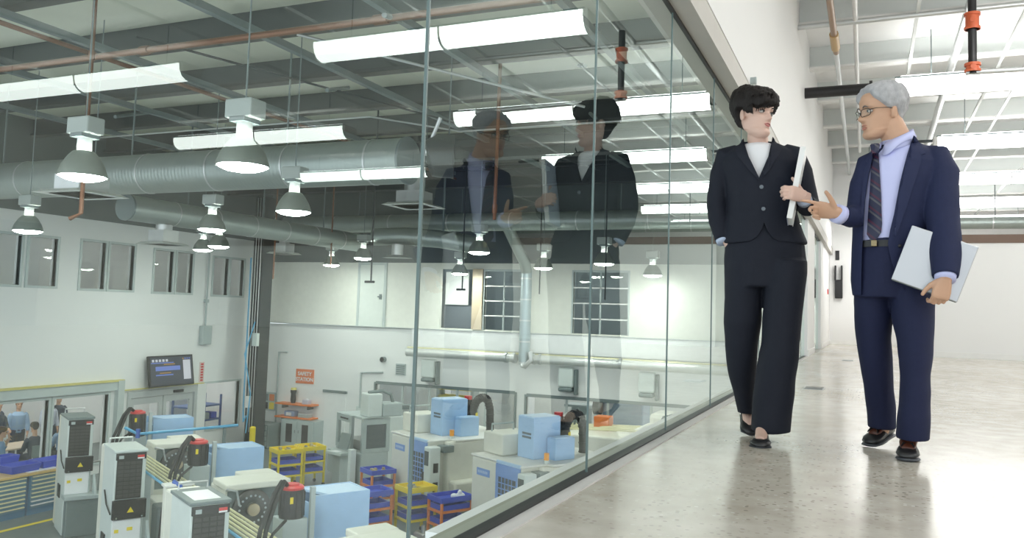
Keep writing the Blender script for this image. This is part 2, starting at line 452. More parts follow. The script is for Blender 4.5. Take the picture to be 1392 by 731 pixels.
# factory far wall (beyond the machines), with windows at two levels and a doorway
UPW = [(11.9, 13.35, 0.85, 2.03), (13.55, 14.3, 0.85, 2.03), (15.0, 15.72, 0.83, 2.05), (15.86, 16.65, 0.83, 2.05), (17.37, 18.04, 0.82, 2.0), (18.2, 18.8, 0.82, 2.0), (19.67, 20.3, 0.8, 1.95), (20.42, 21.0, 0.8, 1.95)]
LOW = [(9.6, 14.36, -3.7, -1.95), (14.5, 16.1, -3.7, -1.95), (16.8, 19.2, FZ, -2.1), (19.62, 21.1, -3.3, -1.92)]
walls('x', LX - .2, 0.2, 4.0, BY, FZ, ROOF, UPW + LOW, FWALL, 'wall_factory_left')
WFR = mat('window_frame_grey', (0.50, 0.56, 0.55), 0.4)
for k, h in enumerate(UPW + LOW[:2] + LOW[3:]):
    t = .06
    wn = B().box(LX - .12, LX + .03, h[0] - t, h[1] + t, h[2] - t, h[2]).box(LX - .12, LX + .03, h[0] - t, h[1] + t, h[3], h[3] + t) \
        .box(LX - .12, LX + .03, h[0] - t, h[0], h[2], h[3]).box(LX - .12, LX + .03, h[1], h[1] + t, h[2], h[3]).build('window_%d' % (k + 10), WFR, kind='structure')
    B().quad((LX - .08, h[0], h[2]), (LX - .08, h[1], h[2]), (LX - .08, h[1], h[3]), (LX - .08, h[0], h[3])).build('pane', CLEAR, wn)
sbox('soffit_factory_left', mat('soffit_dark', (0.10, 0.12, 0.12), 0.6), LX, LX + .05, 4.0, BY - .02, 2.62, ROOF)
# aluminium door set below the screen
df = B().box(LX - .1, LX + .05, 16.72, 16.82, FZ, -1.95).box(LX - .1, LX + .05, 19.15, 19.25, FZ, -1.95).box(LX - .1, LX + .05, 16.82, 19.15, -2.12, -1.95).build('door_2', mat('door_aluminium', (0.52, 0.55, 0.55), 0.4, 0.2), kind='structure')
for a in (16.84, 18.0):
    lf = B().box(LX - .06, LX, a, a + .12, FZ, -2.14).box(LX - .06, LX, a + 1.0, a + 1.13, FZ, -2.14).box(LX - .06, LX, a + .12, a + 1.0, -2.32, -2.14).box(LX - .06, LX, a + .12, a + 1.0, FZ, FZ + .3).build('door_leaf', MATS['door_aluminium'], df)
    B().quad((LX - .03, a + .1, FZ + .3), (LX - .03, a + 1.02, FZ + .3), (LX - .03, a + 1.02, -2.32), (LX - .03, a + .1, -2.32)).build('pane', CLEAR, lf)
B().box(LX, LX + .1, 18.3, 18.65, -2.08, -2.0).build('door_sensor', BLACK, df)
# trunking with a yellow edge along the far wall
sbox('trim_5', WFR, LX, LX + .1, 8.0, 16.45, -1.86, -1.63)
sbox('trim_6', mat('yellow_edge', (0.62, 0.56, 0.2), 0.5), LX, LX + .13, 8.0, 16.5, -1.63, -1.58)
sbox('trim_7', mat('yellow_edge', (0.62, 0.56, 0.2), 0.5), LX, LX + .06, 16.5, 19.5, -1.9, -1.87)
sbox('trim_8', WFR, LX, LX + .14, 16.3, 16.5, FZ, -1.6)
sbox('trim_9', FWALL, LX, LX + .06, 19.25, 19.6, FZ, -1.9)

# rooms behind the far wall: lower break room and upper offices
sbox('wall_breakroom', WHITE, LX - 4.2, LX - 4.0, 6.0, BY, FZ, -1.0)
sbox('ceiling_breakroom', WHITE, LX - 4.2, LX - .2, 6.0, BY + .1, -1.2, -1.0)
sbox('wall_breakroom_end', WHITE, LX - 4.2, LX - .2, BY, BY + .2, FZ, ROOF)
sbox('floor_office', WHITE, LX - 4.2, LX - .2, 6.0, BY + .1, -0.3, -0.15)
sbox('wall_office', FWALL, LX - 3.2, LX - 3.0, 6.0, BY, -.15, ROOF)
sbox('ceiling_office', WHITE, LX - 3.2, LX - .2, 6.0, BY + .1, 3.0, 3.1)

# factory back wall
BLOW = [(-14.15, -9.43, -3.4, -1.76), (-9.06, -3.0, -3.4, -1.80)]
walls('y', BY, 0.2, LX, -1.1, FZ, -0.6, BLOW, FWALL, 'wall_factory_back')
sbox('trim_10', mat('ledge_white', (0.86, 0.87, 0.87), 0.5), -12.9, -1.1, BY - .06, BY + .2, -0.6, -0.06)
sbox('trim_11', FWALL, LX, -12.9, BY, BY + .2, -0.6, -0.08)
sbox('trim_12', mat('ledge_cap', (0.45, 0.48, 0.48), 0.5), LX, -1.1, BY - .08, BY + .22, -0.06, -0.04)
BUP = [(-12.05, -10.95, 0.0, 1.8), (-10.55, -9.3, 0.0, 1.8), (-7.75, -6.15, 0.0, 1.76)]
walls('y', BY + .1, 0.12, LX, -1.1, -0.04, 1.98, BUP, mat('upper_wall_ivory', (0.80, 0.80, 0.73), 0.6), 'wall_factory_back_upper')
sbox('soffit_factory_back', mat('soffit_dark', (0.10, 0.12, 0.12), 0.6), LX, -1.1, BY - .02, BY + .3, 1.98, ROOF)
for h in BLOW:
    n = 5; x0, x1 = h[0], h[1]
    wn = B().box(x0, x1, BY - .03, BY + .06, h[3] - .06, h[3] + .03).box(x0 - .06, x0, BY - .03, BY + .06, h[2], h[3]).box(x1, x1 + .06, BY - .03, BY + .06, h[2], h[3]).build('window_30', GREYD, kind='structure')
    for k in range(1, n):
        x = x0 + (x1 - x0) * k / n
        B().box(x - .03, x + .03, BY, BY + .06, h[2], h[3]).build('mullion', WFR, wn)
    B().quad((x0, BY + .03, h[2]), (x1, BY + .03, h[2]), (x1, BY + .03, h[3]), (x0, BY + .03, h[3])).build('pane', CLEAR, wn)
# glazed grids of the upper level
for x0, x1 in ((-10.55, -9.3), (-7.75, -6.15)):
    wn = B().box(x0, x1, BY + .08, BY + .16, 1.74, 1.8).box(x0 - .05, x0, BY + .08, BY + .16, 0, 1.8).box(x1, x1 + .05, BY + .08, BY + .16, 0, 1.8).build('window_40', WFR, kind='structure')
    for z in (0.42, 0.86, 1.30): B().box(x0, x1, BY + .1, BY + .15, z - .018, z + .018).build('glazing_bar', WPLAST, wn)
    for x in ((x0 + x1) / 2,): B().box(x - .02, x + .02, BY + .1, BY + .15, 0, 1.74).build('mullion', WFR, wn)
    B().quad((x0, BY + .12, 0), (x1, BY + .12, 0), (x1, BY + .12, 1.76), (x0, BY + .12, 1.76)).build('pane', CLEAR, wn)
# rooms behind the back wall
sbox('wall_backroom', mat('backroom_grey', (0.34, 0.40, 0.41), 0.6), LX, -1.0, BY + 4.2, BY + 4.4, -0.1, 3.2)
sbox('floor_backroom', mat('backroom_floor', (0.3, 0.33, 0.33), 0.5), LX, -1.0, BY + .3, BY + 4.4, -0.25, -0.1)
sbox('wall_backshop', mat('backshop_white', (0.72, 0.74, 0.72), 0.6), LX, -1.0, BY + 3.8, BY + 4.0, FZ, -0.3)
sbox('ceiling_backroom', mat('backroom_grey', (0.34, 0.40, 0.41)), LX, -1.0, BY + .3, BY + 4.4, 3.0, 3.1)
wb_ = B().box(-11.98, -11.2, BY + .3, BY + .34, 0.72, 1.72).build('projection_screen', mat('screen_white', (0.85, 0.86, 0.84), 0.6))
tag(wb_, 'white pulled-down screen in dark upper opening of the back wall', 'screen')
sbox('trim_13', mat('panel_slate', (0.16, 0.18, 0.20), 0.5), -12.05, -10.95, BY + .36, BY + .42, 0.0, 0.7)
sbox('trim_14', mat('panel_tan', (0.55, 0.45, 0.33), 0.5), -10.93, -10.6, BY + .02, BY + .1, 0.0, 1.8)
# upper door on the back wall
d3 = B().box(-14.95, -14.05, BY + .06, BY + .1, -0.04, 1.9).build('door_3', mat('door_pale', (0.70, 0.74, 0.70), 0.4), kind='structure')
B().box(-15.03, -14.95, BY + .04, BY + .1, -0.04, 1.98).box(-14.05, -13.97, BY + .04, BY + .1, -0.04, 1.98).box(-14.95, -14.05, BY + .04, BY + .1, 1.9, 1.98).build('door_frame', WFR, d3)
B().cyl((-14.25, BY + .03, .9), (-14.1, BY + .03, .9), .02).box(-14.2, -14.12, BY + .03, BY + .06, .82, .98).build('door_handle', GREYD, d3)
# lower door beside the safety station
d4 = B().box(-16.05, -15.25, BY - .02, BY, FZ, -2.2).build('door_4', mat('door_white', (0.82, 0.83, 0.82), 0.4), kind='structure')
B().box(-16.12, -15.2, BY - .05, BY, -2.2, -2.12).build('door_header', GREYD, d4)
# painted floor marking on the shop floor
tag(B().box(-15.6, -15.48, 9.0, 13.4, FZ, FZ + .004).build('floor_marking', YELL), kind='structure')
tag(B().box(-13.0, -12.9, 14.0, 16.2, FZ, FZ + .004).build('floor_marking', YELL), kind='structure')
# ================================================================== lights
def tube_light(x0, x1, y, z, m, label, group, hang=True):
    t = thing('fluorescent_light', label, 'ceiling light', ((x0 + x1) / 2, y, z), group)
    prof = [(-.19 * math.cos(math.pi * k / 12), -.22 * math.sin(math.pi * k / 12) ** .8) for k in range(13)]
    mid = (x0 + x1) / 2
    if m is TUBE: B().box(x0 + .1, x1 - .1, y - .13, y + .13, z + .13, z + .15).build('added_uplight_strip', UPL, t)  # added glowing strip that lifts the ceiling, not a fixture part
    for a, c in ((x0 + .03, mid - .012), (mid + .012, x1 - .03)):
        B().rings([[(x, y + p, z + .10 + q) for p, q in prof] for x in (a, c)]).build('diffuser', m, t)
    B().box(x0 + .02, x1 - .02, y - .18, y + .18, z + .10, z + .13).build('housing', GREYD, t)
    B().rings([[(x, y + p * 1.06, z + .10 + q * 1.08) for p, q in prof] for x in (mid - .012, mid + .012)]).build('joint_band', WPLAST, t)
    for x in (x0, x1):
        B().rings([[(xx, y + p * 1.08, z + .105 + q * 1.1) for p, q in prof] for xx in (x - .03, x + .03)]).build('end_cap', GREYD if m is not TUBE else WPLAST, t)
    for x in (x0 + .5, x1 - .5):
        B().cyl((x, y, z + .12), (x, y, ROOF - .01), .008, 6).build('suspension_rod', GREYD, t)
rows_c = [(0.6, 1.05), (4.8, 1.05), (9.0, 1.05), (13.05, 0.32), (17.4, 1.15), (21.9, 1.1), (26.3, 1.1), (30.7, 1.1)]
words = ['overhead behind the viewer', 'overhead just ahead of the viewer', 'nearest the viewer and mirrored largest in the glass', 'behind the grey-haired man\'s head beside the black pipe', 'second behind the grey-haired man\'s shoulder', 'third behind the grey-haired man', 'fourth, beyond the far white partition', 'farthest and lowest, just over the far partition']
for (y, x0), wd in zip(rows_c, words):
    tube_light(x0, 4.9, y, 4.0, TUBE, 'long white fluorescent light over the corridor, ' + wd, 'corridor fluorescent lights')
for x0, x1, y, wd in ((7.35, 11.85, 9.15, 'nearest of the outer bank'), (7.45, 11.9, 13.4, 'middle of the outer bank'), (8.2, 12.1, 18.0, 'farthest of the outer bank'), (7.4, 11.9, 4.6, 'first of the outer bank, beside the viewer')):
    tube_light(x0, x1, y, 4.0, TUBE, 'white fluorescent light mirrored in the glass, ' + wd, 'outer bank fluorescent lights')

def bay_light(x, y, z, label, r=0.25, hang=True):
    t = thing('high_bay_lamp', label, 'ceiling lamp', (x, y, z), 'high-bay lamps in the factory')
    B().lathe([(r, 0), (r * .985, .03), (r * .86, .12), (r * .62, .22), (r * .44, .27), (r * .40, .275), (r * .58, .215), (r * .82, .118), (r * .95, .03), (r * .955, .0)], (x, y, z), 24, cap=False).build('reflector_shade', mat('lamp_reflector', (0.24, 0.27, 0.24), 0.35, 0.3), t, smooth=True)
    B().lathe([(.001, -.052), (r * .35, -.048), (r * .66, -.034), (r * .86, -.014), (r * .95, .004), (r * .93, .02), (.001, .02)], (x, y, z), 24).build('lens', BAY, t)
    B().lathe([(.075, .26), (.075, .42), (.085, .43), (.085, .46), (.06, .46)], (x, y, z), 16).build('lamp_neck', mat('lamp_white_metal', (0.75, 0.77, 0.75), 0.35), t, smooth=True)
    B().box(x - .16, x + .16, y - .11, y + .11, z + .46, z + .64, .015).build('ballast_box', mat('ballast_grey', (0.34, 0.38, 0.36), 0.4), t)
    B().box(x - .09, x + .09, y - .115, y + .115, z + .42, z + .46).build('ballast_bracket', GREYD, t)
    B().cyl((x, y, z + .64), (x, y, ROOF), .009, 6).build('hanging_rod', GREYD, t)
for x, y, z, wd in ((-7.78, 6.22, 1.9, 'at the left, beside a thin copper drop pipe'), (-5.5, 6.12, 1.9, 'with glowing wide lens, in front of the middle fluorescent light'), (-7.5, 9.42, 1.9, 'hanging just right of the dark steel column top'), (-11.0, 11.53, 1.9, 'above the pair of small lamps left of the steel column'), (-15.9, 16.4, 1.92, 'lowest of the small lamps left of the steel column'), (-14.2, 15.14, 1.9, 'small one between lamps left of the steel column'), (-13.78, 9.99, 1.75, 'at the far left edge over the upper office window'), (-15.0, 20.75, 1.80, 'small one over the upper white door'), (-12.6, 18.85, 1.88, 'over the ivory upper wall, right of the white door lamp'), (-8.1, 16.75, 1.88, 'below the round duct and a red fitting'), (-11.0, 21.5, 1.62, 'tiny one in front of the white screen'), (-7.8, 20.0, 1.72, 'under the bright reflected fixture, left of the glass joint'), (-5.85, 19.0, 1.78, 'right of the glass joint among the reflected suits'), (-5.2, 21.2, 1.62, 'faint one farthest right before the white end wall')):
    bay_light(x, y, z, 'metal high-bay lamp ' + wd)

# ================================================================== ducts and pipes of the factory
def duct(name, a, b, r, label, seams=1.0, seg=24):
    t = thing(name, label, 'duct', tuple((Vector(a) + Vector(b)) / 2))
    B().cyl(a, b, r, seg).build('duct_body', DUCT, t, smooth=True)
    A, C = Vector(a), Vector(b); d = (C - A); L = d.length; d.normalize(); k = seams
    while k < L:
        p = A + d * k
        B().cyl(p - d * .015, p + d * .015, r * 1.025, seg).build('seam_ring', GALV, t, smooth=True); k += seams
    for p in (A, C):
        B().cyl(p - d * .02, p + d * .02, r * 1.04, seg).build('end_flange', GREYD, t, smooth=True)
    for k in (L * .2, L * .5, L * .8):
        p = A + d * k
        B().box(p.x - .012, p.x + .012, p.y - .012, p.y + .012, p.z + r * .98, ROOF).build('hanger_strap', GREYD, t)
    return t
duct('round_duct', (-18.4, 11.0, 2.88), (-6.6, 11.0, 2.88), 0.36, 'wide round metal duct crossing the factory under its roof', 1.6)
duct('round_duct', (-16.5, 20.4, 3.0), (-3.2, 20.4, 3.0), 0.25, 'narrower round duct crossing before the dark soffit of the back wall', 1.9)
duct('round_duct', (-13.6, 11.9, 2.42), (-13.6, 20.0, 2.42), 0.26, 'round duct running lengthwise beside the far upper windows', 1.2)
dk = thing('round_duct', 'short round duct elbow dropping above the white screen opening', 'duct', (-11.2, 19.5, 2.4))
B().tube([(-12.5, 19.2, 2.5), (-11.6, 19.3, 2.52), (-10.6, 19.5, 2.45), (-9.6, 19.9, 2.3)], .24, 20).build('duct_body', DUCT, dk, smooth=True)
B().box(-10.5, -10.46, 19.4, 19.44, 2.6, ROOF).build('hanger_strap', GREYD, dk)
B().cyl((-11.8, 19.3, 2.3), (-11.8, 19.3, 2.0), .16, 18).build('duct_collar', GALV, dk, smooth=True)
B().cyl((-11.8, 19.3, 2.0), (-11.8, 19.3, 1.93), .2, 20, .42).build('diffuser_cone', GREYD, dk, smooth=True)
t = thing('duct_hood', 'dark grey duct hood hanging just right of the first glass joint', 'duct', (-6.0, 11.2, 2.75))
B().tube([(-6.25, 11.0, 2.9), (-6.1, 11.1, 2.95), (-5.9, 11.2, 2.95)], [.28, .34, .34], 24).build('hood_shell', BEAMG, t, smooth=True)
B().cyl((-6.0, 11.2, 3.2), (-6.0, 11.2, ROOF), .012, 6).build('hanging_rod', GREYD, t)
B().tube([(-6.3, 11.0, 2.95), (-6.0, 10.9, 3.5)], .03, 8).build('hood_brace', GALV, t)
PASS = emit_mat('passage_lens', (1.0, 1.0, 0.98), 22.0)
def panel_light(x, y, z, lx, ly, label, group, m=None):
    t = thing('panel_light', label, 'ceiling light', (x, y, z), group)
    B().box(x - lx, x + lx, y - ly, y + ly, z, z + .05).build('light_housing', WPLAST, t)
    B().box(x - lx + .04, x + lx - .04, y - ly + .04, y + ly - .04, z - .012, z).build('lens', m or PANL, t)
for k, (y, wd) in enumerate(((9.5, 'out at the far left'), (12.5, 'over the left group of workers'), (15.0, 'over the right group of workers'), (18.0, 'behind the aluminium doors'), (20.5, 'over the white bench machine'))):
    panel_light(LX - 2.1, y, -1.26, .6, .6, 'added flat ceiling panel light in the break room, ' + wd, 'added break room panel lights')  # unseen lamps added to brighten the room behind the windows
for k, (y, wd) in enumerate(((12.6, 'left double window'), (15.6, 'second double window'), (18.2, 'third double window'), (20.4, 'double window by the column'))):
    panel_light(LX - 1.6, y, 2.94, .5, .15, 'ceiling panel light glowing in the office behind the ' + wd, 'office panel lights')
for x, wd in ((-12, 'behind the screen opening'), (-8, 'behind the riser duct'), (-4, 'toward the right end')):
    panel_light(x, BY + 2.6, 2.94, .8, .3, 'ceiling panel light in the upper back room, ' + wd, 'back room panel lights')
    panel_light(x, BY + 2.0, -.42, 1.4, .5, 'ceiling panel light in the lower back shop, ' + wd, 'back shop panel lights')
panel_light(0.0, 20.6, 2.9, .5, .5, 'square panel light in the passage behind the far partition', 'passage lights', PASS)
B().cyl((0.0, 20.6, 2.94), (0.0, 20.6, ROOF), .01, 6).build('hanging_rod', GREYD, bpy.data.objects['panel_light.015'])
# square diffusers under ducts
def diffuser(x, y, z, w, label, zt):
    t = thing('air_diffuser', label, 'diffuser', (x, y, z))
    for k, f in enumerate((1.0, .72, .44)):
        B().rings([[(x + sx * w * f / 2 * q, y + sy * w * f / 2 * q, zz) for sx, sy in ((-1,-1),(1,-1),(1,1),(-1,1))] for q, zz in ((1, z), (.80, z + .05))]).build('diffuser_cone', mat('diffuser_white', (0.66, 0.69, 0.66), 0.5), t)
    B().box(x - w * .28, x + w * .28, y - w * .28, y + w * .28, z + .05, z + .3).build('diffuser_box', GALV, t)
    B().cyl((x, y, z + .3), (x, y, zt), w * .22, 14).build('flexible_collar', GALV, t, smooth=True)
    if zt > 2.3: B().cyl((x + w * .25, y, z + .2), (x + w * .25, y, ROOF), .008, 6).build('hanging_rod', GREYD, t)
diffuser(-11.0, 8.8, 2.15, .95, 'square ceiling air diffuser at upper left behind the drop pipe', 2.7)
diffuser(-13.6, 12.9, 1.75, .75, 'small square air diffuser over the upper left windows', 2.17)
diffuser(-8.4, 14.3, 2.62, .95, 'square louvred air diffuser beside the first glass joint', 3.2)
diffuser(-15.3, 18.9, 2.0, .7, 'square air diffuser right of the dark steel column', 2.6)

def pipe(name, pts, r, m, label, cat='pipe', seg=10, fit=None, fm=None, group=None):
    if fit is None:
        return B().tube(pts, r, seg).build(name, m, label=label, cat=cat, group=group, smooth=True)
    t = thing(name, label, cat, pts[0], group)
    B().tube(pts, r, seg).build('pipe_run', m, t, smooth=True)
    for a, b in fit: B().cyl(a, b, r * 1.45, seg).build('coupling', fm or m, t, smooth=True)
    return t
pipe('sprinkler_pipe', [(-10.56, 6.2, 4.2), (-10.56, 21.0, 4.2)], .035, COPPER, 'copper-brown sprinkler pipe running lengthwise under the factory roof')
pipe('sprinkler_pipe', [(-16.0, 8.4, 4.12), (-3.0, 8.4, 4.12)], .045, COPPER, 'thick rusty sprinkler pipe crossing above the nearest fluorescent light', fit=[((-9.5, 8.4, 4.12), (-9.35, 8.4, 4.12)), ((-5.6, 8.4, 4.12), (-5.4, 8.4, 4.12))])
pipe('sprinkler_pipe', [(-9.05, 7.25, ROOF), (-9.05, 7.25, 1.65), (-9.18, 7.2, 1.58)], .028, COPPER, 'rusty drop pipe hanging beside the left high-bay lamp', fit=[((-9.05, 7.25, 3.72), (-9.05, 7.25, 3.6))])
pipe('sprinkler_pipe', [(-5.53, 12.0, ROOF), (-5.55, 12.0, 2.05)], .03, COPPER, 'copper drop pipe over the reflected man', fit=[((-5.55, 12, 2.3), (-5.55, 12, 2.16))])
pipe('drop_rod', [(-9.8, 15.0, ROOF), (-9.8, 15.0, 1.1)], .018, DARK, 'thin black drop rod with cross tip over the ivory upper wall', fit=[((-9.95, 15, 1.12), (-9.72, 15, 1.12))])
pipe('drop_rod', [(-9.13, 18.0, ROOF), (-9.13, 18.0, 1.05)], .018, DARK, 'thin black drop rod with cross tip before the white screen', fit=[((-9.28, 18, 1.07), (-9.05, 18, 1.07))])
pipe('drop_rod', [(-7.1, 18.0, ROOF), (-7.1, 18.0, 1.0)], .016, DARK, 'thin dark drop rod left of the second glass joint')
pipe('drop_rod', [(-5.5, 18.0, ROOF), (-5.5, 18.0, 0.9)], .016, DARK, 'thin dark drop rod right of the second glass joint')
pipe('drop_rod', [(-14.9, 18.0, ROOF), (-14.9, 18.0, 1.25)], .022, COPPER, 'short brass-coloured drop pipe right of the dark steel column')
pipe('drop_rod', [(-13.4, 18.5, ROOF), (-13.4, 18.5, 1.6)], .02, COPPER, 'reddish drop pipe beside the lamp over the white upper door')
pipe('conduit', [(-15.0, 12.0, 3.9), (-8.0, 12.0, 3.9), (-7.0, 13.5, 3.9), (-3.0, 13.5, 3.9)], .016, GALV, 'thin grey conduit cranking across the factory roof')
pipe('conduit', [(-9.5, 8.3, 4.3), (-7.2, 13.0, 4.05), (-6.0, 19.0, 4.05)], .018, DARK, 'thin dark cable run sloping across the factory roof')
pipe('conduit', [(-7.5, 9.3, 4.44), (-4.2, 12.4, 3.9)], .022, GALV, 'slanting grey strut pipe behind the nearest corridor light reflection')
# back wall: insulated pipe, vertical riser, boxes
t = thing('insulated_pipe', 'thick silver insulated pipe running along the back wall under the ledge', 'pipe', (-8.5, BY - .3, -.75))
B().cyl((-12.9, BY - .3, -.76), (-9.35, BY - .3, -.76), .13, 18).build('pipe_run', mat('pipe_jacket', (0.66, 0.68, 0.66), 0.35, 0.35), t, smooth=True)
B().cyl((-8.75, BY - .3, -.76), (-2.0, BY - .3, -.80), .13, 18).build('pipe_run', MATS['pipe_jacket'], t, smooth=True)
B().cyl((-12.9, BY - .3, -.62), (-2.0, BY - .3, -.66), .03, 8).build('pipe_band', RAILY, t, smooth=True)
for x in (-9.6, -9.35, -8.75, -8.55, -6.2): B().cyl((x - .04, BY - .3, -.76), (x + .04, BY - .3, -.76), .155, 18).build('pipe_clamp', GALV, t, smooth=True)
t = thing('riser_duct', 'blue-grey vertical duct riser standing on the back wall', 'duct', (-9.05, BY - .3, -.95))
B().cyl((-9.05, BY - .3, -.92), (-9.05, BY - .3, 1.75), .16, 18).build('duct_body', mat('riser_blue_grey', (0.42, 0.50, 0.53), 0.4, 0.5), t, smooth=True)
for z in (-.9, -.3, .3, .9, 1.5): B().cyl((-9.05, BY - .3, z), (-9.05, BY - .3, z + .04), .17, 18).build('seam_ring', GALV, t, smooth=True)
B().tube([(-9.05, BY - .3, 1.7), (-9.05, BY - .45, 1.95), (-9.05, BY - .8, 2.2), (-9.05, 20.4, 2.9)], .16, 16).build('duct_elbow', DUCT, t, smooth=True)
B().tube([(-9.05, BY - .42, -.95), (-8.95, BY - .5, -.98), (-8.75, BY - .5, -.78), (-8.8, BY - .5, -.55)], .07, 12).build('duct_hook', GALV, t, smooth=True)
for x, wd in ((-12.2, 'left of the first glass joint'), (-7.8, 'near the blue tower cabinets'), (-5.5, 'farthest right beyond the third glass joint')):
    t = thing('wall_heater', 'grey rounded unit heater on the back wall, ' + wd, 'heater', (x, BY - .15, -1.5), 'unit heaters on the back wall')
    B().box(x - .22, x + .22, BY - .3, BY, -1.5, -.95, .05).build('heater_body', PALE, t)
    B().box(x - .2, x + .2, BY - .33, BY - .05, -1.62, -1.5, .04).build('heater_outlet', GREYD, t)
    B().box(x + .22, x + .3, BY - .2, BY, -1.7, -1.0, .02).build('heater_valve', GREYD, t)
# column
t = thing('steel_column', 'tall dark steel column in the factory corner carrying conduits and blue hoses', 'column', (-17.65, 20.8, FZ))
B().box(-17.83, -17.79, 20.55, 21.05, FZ, 3.94).box(-17.5, -17.46, 20.55, 21.05, FZ, 3.94).box(-17.79, -17.5, 20.78, 20.82, FZ, 3.94).build('column_shaft', BEAMG, t)
for dx in (-.1, .0, .1): B().cyl((-17.62 + dx, 20.52, FZ + .6), (-17.62 + dx, 20.52, 3.9), .014, 6).build('conduit', GALV, t)
B().box(-17.6, -17.42, 20.42, 20.54, -.75, -.35).build('switch_box', PALE, t)
B().box(-17.72, -17.6, 20.40, 20.54, -2.65, -2.3).build('socket_box', WPLAST, t)
B().tube([(-17.87, 20.5, 2.0), (-17.87, 20.5, -2.6), (-17.8, 20.45, -3.1), (-17.7, 20.45, -2.9)], .025, 6).build('air_hose', AIRB, t, smooth=True)
B().tube([(-17.5, 20.4, 0), (-17.75, 20.3, -1.0), (-17.45, 20.3, -2.2), (-17.55, 20.3, -3.4)], .02, 6).build('air_hose', AIRB, t, smooth=True)
t = thing('switch_box', 'small grey switch box with conduit on the far wall', 'switch box', (LX + .08, 19.4, -.72))
B().box(LX, LX + .16, 19.22, 19.6, -.72, -.15, .02).build('box_body', GREYM, t)
B().cyl((LX + .06, 19.4, -.15), (LX + .07, 19.4, 2.6), .025, 8).build('conduit', GREYM, t, smooth=True)
B().box(LX, LX + .1, 19.34, 19.46, .55, .65).build('conduit_box', GREYM, t)

# ================================================================== corridor services
pipe('sprinkler_pipe', [(-0.42, 6.5, 4.3), (-0.42, 12.0, 4.3)], .04, mat('brown_pipe', (0.30, 0.19, 0.12), 0.4), 'brown upper pipe length along the corridor wall', fit=[((-.42, 11.2, 4.3), (-.42, 11.8, 4.3))], fm=mat('ochre_fitting', (0.5, 0.33, 0.15), 0.4))
pipe('conduit', [(-0.42, 12.0, 4.3), (-0.46, 22.3, 4.3)], .035, GALV, 'silver conduit running lengthwise along the corridor wall')
pipe('conduit', [(-0.86, 11.1, 4.4), (5.8, 11.1, 4.42)], .035, GALV, 'silver conduit crossing the corridor ceiling before the lights')
pipe('conduit', [(-0.15, 8.0, 4.42), (-0.2, 20.0, 4.42)], .03, mat('white_conduit', (0.75, 0.75, 0.74), 0.4), 'white strut rail running lengthwise near the corridor wall')
pipe('drain_pipe', [(-0.86, 12.4, 3.86), (.25, 12.4, 3.86)], .078, BLACK, 'thick black pipe crossing the corridor beside the first light', fit=[((.0, 12.4, 3.86), (.04, 12.4, 3.86))], fm=BLACKRUB, seg=16)
t = thing('sprinkler_pipe', 'silver main pipe with black drop and orange couplings over the man', 'pipe', (1.09, 12, 4.4))
B().cyl((1.09, 5.0, 4.42), (1.2, 33.9, 4.42), .055, 14).build('pipe_run', GALV, t, smooth=True)
B().cyl((1.07, 10.4, 4.36), (1.07, 10.4, 3.42), .045, 14).build('drop_pipe', BLACK, t, smooth=True)
ORC = mat('orange_coupling', (0.62, 0.13, 0.05), 0.45)
for z0, z1 in ((3.93, 4.12), (3.44, 3.54)):
    B().cyl((1.07, 10.4, z0), (1.07, 10.4, z1), .07, 14).cyl((1.07, 10.32, (z0 + z1) / 2), (1.07, 10.48, (z0 + z1) / 2), .03, 8).cyl((1.07, 10.4, z0), (1.07, 10.4, z0 + .03), .085, 14).cyl((1.07, 10.4, z1 - .03), (1.07, 10.4, z1), .085, 14).build('pipe_coupling', ORC, t, smooth=True)
B().cyl((1.0, 10.4, 3.44), (3.2, 10.4, 3.40), .03, 10).build('branch_pipe', GALV, t, smooth=True)
duct('round_duct', (1.6, 25.0, 3.3), (8.9, 25.0, 3.3), 0.16, 'silver round duct above the far white partition', 1.4, 18)
pipe('conduit', [(0.9, 14.0, 4.3), (5.9, 14.0, 4.28)], .03, GALV, 'thin silver conduit crossing between first and second corridor lights')
pipe('conduit', [(0.3, 18.3, 4.25), (5.9, 18.3, 4.22)], .03, DARK, 'thin dark pipe crossing above the second corridor light')
pipe('conduit', [(2.1, 9.5, 4.38), (2.2, 33.0, 4.38)], .025, GALV, 'thin silver conduit running lengthwise at the right of the corridor ceiling')
# floor boxes
for x, y, lb in ((-.45, 7.82, 'flat steel floor box lid sunk in the concrete beside the woman'), (-.30, 13.6, 'small flat floor box lid far along the corridor floor')):
    t = thing('floor_box', lb, 'floor box', (x, y, 0))
    B().box(x - .075, x + .075, y - .13, y + .13, 0.0, .006, .002).build('box_lid', mat('lid_steel', (0.12, 0.13, 0.13), 0.35, 0.6), t)
    B().box(x - .085, x + .085, y - .14, y + .14, 0.0, .003).build('box_rim', GALV, t)
# things on the end wall
t = thing('fire_extinguisher', 'black wall-hung extinguisher cabinet at the end of the passage', 'extinguisher', (-.71, 22.36, 1.15))
B().box(-.80, -.62, 22.28, 22.4, 1.15, 1.62, .02).build('cabinet_body', BLACK, t)
B().box(-.81, -.77, 22.26, 22.4, 1.6, 1.98, .01).box(-.66, -.62, 22.26, 22.4, 1.6, 1.98, .01).build('cabinet_bracket', BLACK, t)
tag(B().box(-.79, -.70, 22.37, 22.4, 2.12, 2.36, .005).build('wall_plaque', BLACK), 'small black plaque above the extinguisher on the end wall', 'plaque')
t = thing('alarm_point', 'small red call point on the white pier', 'call point', (-.92, 21.2, 1.28))
B().box(-.93, -.905, 21.15, 21.25, 1.22, 1.34, .005).build('alarm_body', REDP, t)
t = thing('ceiling_sensor', 'small round grey sensor on the white wall behind the woman\'s hair', 'sensor', (-.84, 6.55, 2.45))
